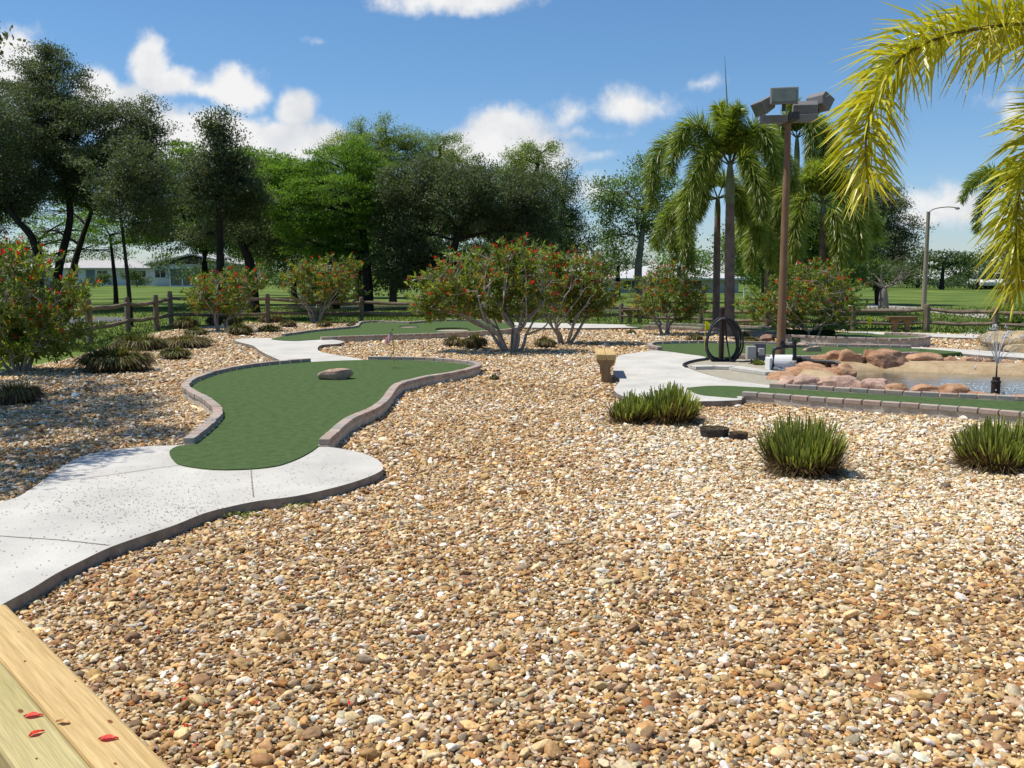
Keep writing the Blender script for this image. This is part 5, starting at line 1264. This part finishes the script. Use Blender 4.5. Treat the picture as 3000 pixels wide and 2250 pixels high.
# ================================================================== foxtail palms
m_palm = leafmat('palm_leaflet', [(0, (.095, .125, .03)), (.4, (.17, .23, .042)), (.75, (.30, .35, .065)), (1, (.46, .43, .12))], .46, .38, .5)
m_palmy = leafmat('yellow_leaflet', [(0, (.20, .22, .015)), (.45, (.40, .40, .018)), (.8, (.58, .58, .03)), (1, (.64, .55, .08))], .34, .36, .5, (1.2, 1.2, .5))
m_rach = M('palm_rachis', (.16, .14, .05), .2, 10, .6)
m_ptrunk = M('ringed_palm_trunk', s(122, 106, 98), .16, 5, .9, .008, 30, .1, col2=s(146, 130, 118), fine=.2)
m_shaft = M('palm_crownshaft', s(120, 128, 92), .15, 5, .6, col2=s(142, 146, 116))
def frond_mesh(bl, br, pts, LL, W, n, R_, tone=(.2, .7), grav=.35, r=.016, start=.08, side=None, plume=1.):
    """leaflets set all round a drooping rachis, like a fox's tail"""
    sp = smooth_open(pts, 8); A = np.array([p[:] for p in sp]); d = np.concatenate(([0], np.cumsum(np.linalg.norm(np.diff(A, axis=0), axis=1))))
    br.tube(A, np.linspace(r, r * .25, len(A)), 5, caps=False)
    s_ = np.sort(R_.uniform(start, 1, n)) * d[-1]
    c = np.stack([np.interp(s_, d, A[:, k]) for k in range(3)], 1); T = np.stack([np.interp(s_, d, np.gradient(A[:, k], d + 1e-9 * np.arange(len(d)))) for k in range(3)], 1); T = unit(T)
    B_ = unit(np.cross(T, np.array((.02, .01, 1.)))); Up = np.cross(B_, T)
    th = R_.uniform(0, 6.283, n) if plume >= 1 else np.where(R_.random(n) < .5, 0, math.pi) + R_.normal(0, plume, n)
    o = np.cos(th)[:, None] * B_ + np.sin(th)[:, None] * Up
    D = unit(o + T * R_.uniform(.45, .95, (n, 1)))
    f = s_ / d[-1]; l = LL * (1 - .45 * f ** 3) * (.55 + .45 * np.minimum(1, f * 6)) * R_.uniform(.75, 1.1, n)
    m = c + D * (l * .5)[:, None]; D2 = unit(D + np.array((0, 0, -grav)) * R_.uniform(.5, 1.5, (n, 1))); e = m + D2 * (l * .5)[:, None]
    S = unit(np.cross(D, o + R_.normal(0, .5, (n, 3)) + 1e-3)) * (W * R_.uniform(.7, 1.2, n) / 2)[:, None]
    tn = R_.uniform(*tone, n)
    q1 = np.stack([c - S * .45, c + S * .45, m + S, m - S], 1); q2 = np.stack([m - S, m + S, e + S * .08, e - S * .08], 1)
    bl.quads(q1, tone=tn); bl.quads(q2, tone=np.clip(tn + R_.uniform(-.05, .2, n), 0, 1))
def palm(label, base, cu, cv, Y, r0, fr, LL=.42, W=.035, n=240, seed=0, spear=None, shaft=.14, lean=0, tone=(.15, .75), trunk=True):
    """fr: picture angles (u, v) of arch top and tip for each frond, with depth offsets"""
    R_ = np.random.default_rng(seed + 3000); base = Vector(base); t = thing('foxtail_palm', label, 'palm', base, 0, 'foxtail palms')
    c = Q(cu, cv, Y)
    if trunk:
        bt = MB(); k = 40
        pts = [Vector((base.x, base.y, -.05)).lerp(c, i / k) for i in range(k + 1)]
        cut = int(k * (1 - shaft))
        rad = [r0 * ((1.35 - .35 * min(1, i / 3)) * (1 + .12 * math.sin(i / k * 3.1)) - .30 * i / k) * (1.0 if i % 2 else .975) for i in range(k + 1)]
        bt.tube(pts[:cut + 1], rad[:cut + 1], 14); bt.build('trunk', m_ptrunk, t, base, smooth=True)
        bt = MB(); q = pts[cut:]; m_ = len(q); bt.tube(q, [rad[cut] * (1.0 + .18 * math.sin(i / (m_ - 1) * 2.2)) * (1 - .55 * (i / (m_ - 1)) ** 2) for i in range(m_)], 14); bt.build('crownshaft', m_shaft, t, base, smooth=True)
    for (u1, v1, u2, v2, dy) in fr:
        bl, br = MB(), MB()
        a, tip = Q(u1, v1, Y + dy * .6), Q(u2, v2, Y + dy)
        mid = c.lerp(a, .55) + Vector((0, 0, .10 * (a - c).length)); e2 = a.lerp(tip, .5) + (a - c).normalized() * .10 * (tip - a).length
        frond_mesh(bl, br, [c + Vector((0, 0, -.05)), mid, a, e2, tip], LL, W, n, R_, tone, r=.022, start=.16, grav=.5)
        fo = br.build('frond', m_rach, t, base, smooth=True); bl.build('leaflet_plume', m_palm, fo, base)
    if spear:
        b = MB(); e = Q(*spear, Y); b.tube([c, c.lerp(e, .5), e], [.03, .02, .004], 6); b.build('spear_leaf', m_shaft, t, base, smooth=True)
    return t
palm('tall foxtail palm with a long unopened spear above its crown', P(2137, 986), 2139, 478, P(2137, 986).y, .125,
     [(2030, 366, 1962, 505, -.4), (1950, 420, 1912, 600, .3), (2150, 345, 2165, 318, -.3), (2120, 350, 2105, 312, .3), (2220, 372, 2272, 530, -.5), (2060, 470, 2010, 700, -.8), (2190, 480, 2235, 640, -.9), (2100, 440, 2050, 620, .9), (2240, 400, 2330, 560, .8), (2180, 420, 2200, 560, 1.)],
     .52, .022, 1200, 1, spear=(2123, 163), shaft=.22)
palm('shorter foxtail palm close beside the tall one with hanging lower fronds', P(2097, 975), 2103, 575, P(2097, 975).y, .095,
     [(2000, 585, 1920, 725, -.4), (2030, 600, 2020, 790, -.6), (1980, 640, 1985, 760, .3), (2160, 570, 2230, 720, -.3), (2190, 590, 2260, 780, .4), (2070, 520, 2040, 640, .6), (2130, 530, 2180, 650, -.6)], .50, .022, 1000, 2)
palm('foxtail palm with crown hidden behind the floodlight boxes', gx(2338, 31), 2335, 400, 31, .11,
     [(2390, 352, 2412, 480, 0), (2370, 345, 2375, 470, -.5), (2290, 360, 2262, 480, 0), (2420, 380, 2440, 520, .5), (2330, 330, 2320, 300, 0), (2300, 390, 2290, 520, .5)], .56, .025, 950, 3)
palm('low spreading foxtail palm right of the floodlight pole', gx(2412, 27), 2412, 590, 27, .10,
     [(2470, 530, 2545, 640, 0), (2360, 520, 2340, 650, 0), (2425, 500, 2440, 470, 0), (2390, 505, 2375, 488, .3), (2480, 590, 2520, 760, -.5), (2350, 600, 2330, 780, -.4), (2440, 620, 2460, 800, -.6), (2500, 560, 2570, 700, .6), (2310, 560, 2270, 700, .5)], .54, .025, 1000, 4, tone=(.25, .85))
palm('bushy foxtail palm between the tall palm and the pole', gx(2250, 28), 2255, 600, 28, .10,
     [(2210, 560, 2180, 720, 0), (2290, 560, 2300, 700, 0), (2250, 530, 2250, 500, 0), (2230, 620, 2200, 790, -.5), (2280, 630, 2290, 800, -.4), (2310, 590, 2340, 740, .4)], .54, .025, 950, 5, tone=(.25, .8))
palm('distant palm frond cluster behind the right foreground palm', gx(2960, 34), 2960, 560, 34, .11,
     [(2880, 520, 2815, 590, 0), (2900, 500, 2830, 545, .4), (2960, 490, 2960, 470, 0), (3020, 510, 3080, 620, 0), (2900, 560, 2860, 680, 0)], .45, .026, 600, 6)

# foreground palm on the right: yellow fronds arching into the picture
R_ = np.random.default_rng(55); Yn = 5.4
pb_ = Vector((4.3, 5.9, 0)); t = thing('foxtail_palm', 'close foxtail palm at the right photo edge with glowing yellow arching fronds', 'palm', pb_, 0, 'foxtail palms')
ctr = Vector((4.25, 5.85, 3.0))
bt = MB(); bt.tube([pb_ - Vector((0, 0, .05)), pb_.lerp(ctr, .5), ctr], [.16, .13, .09], 14); bt.build('trunk', m_ptrunk, t, pb_, smooth=True)
def near_frond(pts, LL, W, n, tone, plume=1.):
    bl, br = MB(), MB(); frond_mesh(bl, br, pts, LL, W, n, R_, tone, grav=.45, r=.013, start=.1, plume=plume)
    fo = br.build('frond', m_rach, t, pb_, smooth=True); bl.build('leaflet_plume', m_palmy, fo, pb_)
near_frond([ctr, Q(3150, 90, 4.87), Q(3000, 70, 4.79), Q(2850, 86, 4.70), Q(2720, 122, 4.65), Q(2635, 175, 4.61), Q(2580, 250, 4.61), Q(2548, 340, 4.57), Q(2535, 440, 4.52), Q(2545, 540, 4.52)], .42, .0145, 1350, (.35, 1.), .8)
near_frond([ctr, Q(3260, 330, 5.3), Q(3130, 330, 5.0), Q(3040, 420, 4.9), Q(2990, 560, 4.9), Q(2975, 700, 4.9), Q(2985, 850, 4.9)], .40, .0155, 1150, (.2, .95), 1.)
near_frond([ctr, Q(3300, 480, 5.4), Q(3170, 520, 5.2), Q(3090, 640, 5.1), Q(3060, 780, 5.1)], .42, .0155, 800, (.0, .6), 1.)
near_frond([ctr, ctr + Vector((.3, .7, .6)), ctr + Vector((.6, 1.4, .5)), ctr + Vector((.8, 1.9, -.3))], .42, .021, 300, (.2, .9), 1.)
# ================================================================== houses beyond the lawns
m_wall = M('white_stucco', (.62, .62, .60), .06, 3, .9)
m_wallg = M('shaded_siding', (.44, .46, .47), .06, 3, .9)
m_roof = M('pale_roof', (.42, .40, .38), .12, 3, .8)
m_roofw = M('white_roof', (.52, .52, .51), .06, 3, .7)
m_gable = M('dark_gable', (.06, .045, .035), .25, 6, .9)
m_win = M('window_glass', (.03, .035, .045), .2, 3, .1, 0, 40, .5)
m_frame = M('window_frame', (.72, .72, .70), .05, 6, .6)
m_screen = M('porch_screen', (.16, .155, .14), .25, 5, .9)
m_door = M('door_paint', (.13, .17, .2), .1, 6, .6)
def wbox(name, x0, x1, y0, y1, z0, z1, mat, par, o, bevel=0):
    b = MB(); b.box(((x0 + x1) / 2, (y0 + y1) / 2, (z0 + z1) / 2), (x1 - x0, y1 - y0, z1 - z0)); return b.build(name, mat, par, o, bevel=bevel)
def house(label, u0, u1, Y, hw, hr, depth, wall, roof, gable=False, z0=0., wins=(), doors=(), over=.5):
    x0, x1 = Q(u0, 800, Y).x, Q(u1, 800, Y).x; o = Vector(((x0 + x1) / 2, Y, z0))
    t = thing('house', label, 'house', o, 0, 'houses beyond the lawns')
    wbox('wall', x0, x1, Y, Y + depth, z0 - .1, z0 + hw, wall, t, o)
    b = MB(); ym = Y + depth / 2; a, c = x0 - over, x1 + over; e, f = Y - over, Y + depth + over; zb, zr = z0 + hw, z0 + hr
    if gable:      # ridge runs away from the viewer
        xm = (x0 + x1) / 2
        for yy0 in (0,):
            b.add([(a, e, zb), (xm, e, zr), (c, e, zb), (a, f, zb), (xm, f, zr), (c, f, zb), (a, e, zb - .12), (xm, e, zr - .16), (c, e, zb - .12), (a, f, zb - .12), (xm, f, zr - .16), (c, f, zb - .12)],
                  [(0, 1, 4, 3), (1, 2, 5, 4), (9, 10, 7, 6), (10, 11, 8, 7), (0, 6, 7, 1), (1, 7, 8, 2), (3, 4, 10, 9), (4, 5, 11, 10), (0, 3, 9, 6), (2, 8, 11, 5)])
        b.build('roof', roof, t, o)
        b = MB(); b.add([(x0, Y + .02, zb - .12), (x1, Y + .02, zb - .12), (xm, Y + .02, zr - .3)], [(0, 1, 2)]); b.build('gable', m_gable, t, o)
    else:          # hipped
        h = min(depth / 2, (x1 - x0) / 2) * .95
        b.add([(a, e, zb), (c, e, zb), (c, f, zb), (a, f, zb), (a + h, ym, zr), (c - h, ym, zr), (a, e, zb - .14), (c, e, zb - .14), (c, f, zb - .14), (a, f, zb - .14)],
              [(0, 1, 5, 4), (1, 2, 5), (2, 3, 4, 5), (3, 0, 4), (0, 6, 7, 1), (1, 7, 8, 2), (2, 8, 9, 3), (3, 9, 6, 0), (6, 9, 8, 7)]); b.build('roof', roof, t, o)
    for u, w, zs, zt in wins:
        x = Q(u, 800, Y).x; fr = MB()
        for xx, ww, zz, hh in ((x - w / 2, .07, (zs + zt) / 2, zt - zs + .07), (x + w / 2, .07, (zs + zt) / 2, zt - zs + .07), (x, w, zs, .07), (x, w, zt, .07), (x, .05, (zs + zt) / 2, zt - zs)):
            fr.box((xx, Y - .03, z0 + zz), (ww, .08, hh))
        fo = fr.build('window', m_frame, t, o); wbox('pane', x - w / 2, x + w / 2, Y - .025, Y - .012, z0 + zs, z0 + zt, m_win, fo, o)
    for u, w, h in doors:
        x = Q(u, 800, Y).x; wbox('door', x - w / 2, x + w / 2, Y - .06, Y - .01, z0, z0 + h, m_door, t, o)
    return t, o
house('low white house with pale hipped roof behind the left flowering shrub', 110, 432, 110, 2.0, 2.9, 9, m_wall, m_roof, wins=[(408, 1.6, .9, 1.7), (300, 1.2, .9, 1.7), (215, 1.2, .9, 1.7)], doors=[(265, 1.0, 1.75)])
t, o = house('dark gabled house with white walls behind the left fence corner', 440, 690, 104, 2.35, 3.5, 10, m_wall, m_roof, True, wins=[(470, 1.2, .9, 1.8)])
# screened porch with a white beam roof in front of it
x0, x1 = Q(498, 800, 100).x, Q(640, 800, 100).x
fr = MB()
for x in np.linspace(x0, x1, 5): fr.box((x, 100, .95), (.1, .1, 1.9))
for x in np.linspace(x0, x1, 5): fr.box((x, 102, 2.0), (.1, 4, .1))
fr.box(((x0 + x1) / 2, 100, 1.97), (x1 - x0 + .3, .14, .16)); fr.box(((x0 + x1) / 2, 100, .06), (x1 - x0, .12, .12))
po = fr.build('porch', m_frame, t, o)
wbox('screen', x0, x1, 100.03, 100.05, .1, 1.9, m_screen, po, o)
house('grey white house with a bright white roof behind the palm trunks', 1800, 2165, 72, 1.65, 2.75, 9, m_wallg, m_roofw, z0=-.55, wins=[(1850, 1.3, .8, 1.5), (2030, 1.4, .8, 1.5)], doors=[(1960, .9, 1.55)])
house('small white gabled house among far trees on the right', 2776, 2862, 108, 1.7, 2.6, 8, m_wall, m_roofw, True, z0=-.9, wins=[(2806, .9, .6, 1.2)])
house('pale house mostly hidden beyond the middle trees', 1130, 1460, 112, 2.2, 3.0, 8, m_wallg, m_roof, wins=[(1230, 1.2, .9, 1.7), (1380, 1.2, .9, 1.7)])
house('tan walled far house left of the bare branched tree', 2460, 2560, 112, 1.7, 2.5, 8, m_wall, m_roof, z0=-1.0, wins=[(2510, 1., .7, 1.3)])

# parked cars far right
m_car = M('white_car_paint', (.75, .75, .74), .03, 3, .3, 0, 40, .5)
m_tyre = M('tyre_rubber', (.02, .02, .02), .2, 20, .9)
def car(label, u, v, rz=0.):
    c = P(u, v); t = thing('parked_car', label, 'car', c, rz, 'cars parked far right')
    o = Vector((0, 0, 0)); b = MB()
    pr = [(-2.1, .3), (-2.15, .62), (-1.95, .82), (-1.1, .9), (1.2, .92), (1.9, .82), (2.15, .6), (2.1, .3)]
    n = len(pr); v_ = [(x, -.85, z) for x, z in pr] + [(x, .85, z) for x, z in pr]
    b.add(v_, [tuple(range(n)), tuple(range(n, 2 * n))[::-1]] + [(i, n + i, n + (i + 1) % n, (i + 1) % n) for i in range(n)]); b.build('body', m_car, t, o, bevel=.06)
    b = MB(); pr = [(-1.3, .9), (-.75, 1.4), (.75, 1.42), (1.45, .9)]; n = 4
    v_ = [(x, -.72, z) for x, z in pr] + [(x, .72, z) for x, z in pr]
    b.add(v_, [tuple(range(n)), tuple(range(n, 2 * n))[::-1]] + [(i, n + i, n + (i + 1) % n, (i + 1) % n) for i in range(n)]); b.build('cabin', m_win, t, o, bevel=.05)
    b = MB(); b.box((0, 0, 1.43), (1.5, 1.4, .05)); b.build('roof', m_car, t, o, bevel=.02)
    for x in (-1.35, 1.35):
        for y in (-.8, .8):
            b = MB(); b.lathe((x, y - .1, .33), [(.33, 0), (.33, .2)], 16, R=Matrix.Rotation(-math.pi / 2, 3, 'X')); b.build('wheel', m_tyre, t, o)
car('small white car parked left of the pair beyond the right lawn', 2880, 846, 1.4)
car('small white car parked right of the pair beyond the right lawn', 2945, 847, 1.75)
# white utility stubs on the lawns
for u, vb, vt, lab in ((1182, 866, 846, 'short white capped pipe standing on the lawn beyond the canal'), (2180, 872, 845, 'thin white marker post on the lawn behind the palms')):
    c = P(u, vb); h = (vb - vt) * c.y / F; t = thing('marker_post', lab, 'post', c)
    b = MB(); b.tube([c, c + Vector((0, 0, h))], .05, 8); b.build('post', m_white, t, c)
    b = MB(); b.box(c + Vector((.08, 0, h)), (.3, .12, .08)); b.build('cap', m_white, t, c)
# grass tufts standing in the nearer lawn, too many to count
def grass():
    R_ = np.random.default_rng(8); n = 60000
    y = 19 + 24 * R_.random(n) ** 1.5; x = R_.uniform(-.58, .60, n) * y
    k = ~inside(x, y, GRAVEL)
    for g in GREENS + [pc, pe]: k &= ~inside(x, y, g)
    for uv in ([(-700, 950), (-300, 938), (100, 929), (280, 928), (372, 930), (366, 941), (280, 945), (100, 957), (-300, 985), (-700, 1010)], [(880, 895), (1210, 890), (1500, 895), (1840, 902), (1840, 914), (1500, 911), (1210, 908), (880, 907)]):
        k &= ~inside(x, y, outline(uv))
    x, y = x[k], y[k]; n = len(x)
    C = np.stack([x, y, np.zeros(n)], 1); D = unit(R_.normal(0, .5, (n, 3)) + (0, 0, 1)); D[:, 2] = abs(D[:, 2])
    b = MB(); b.quads(leaf_quads(C, D, unit(R_.normal(size=(n, 3))), R_.uniform(.05, .11, n), R_.uniform(.02, .04, n)), tone=R_.uniform(0, 1, n))
    m = leafmat('grass_blade', [(0, (.06, .088, .02)), (.6, (.095, .135, .03)), (1, (.15, .175, .055))], .25, .6, .2)
    stuff(b.build('lawn_blades', m), 'short green grass of the lawn beyond the fence', 'grass')
grass()
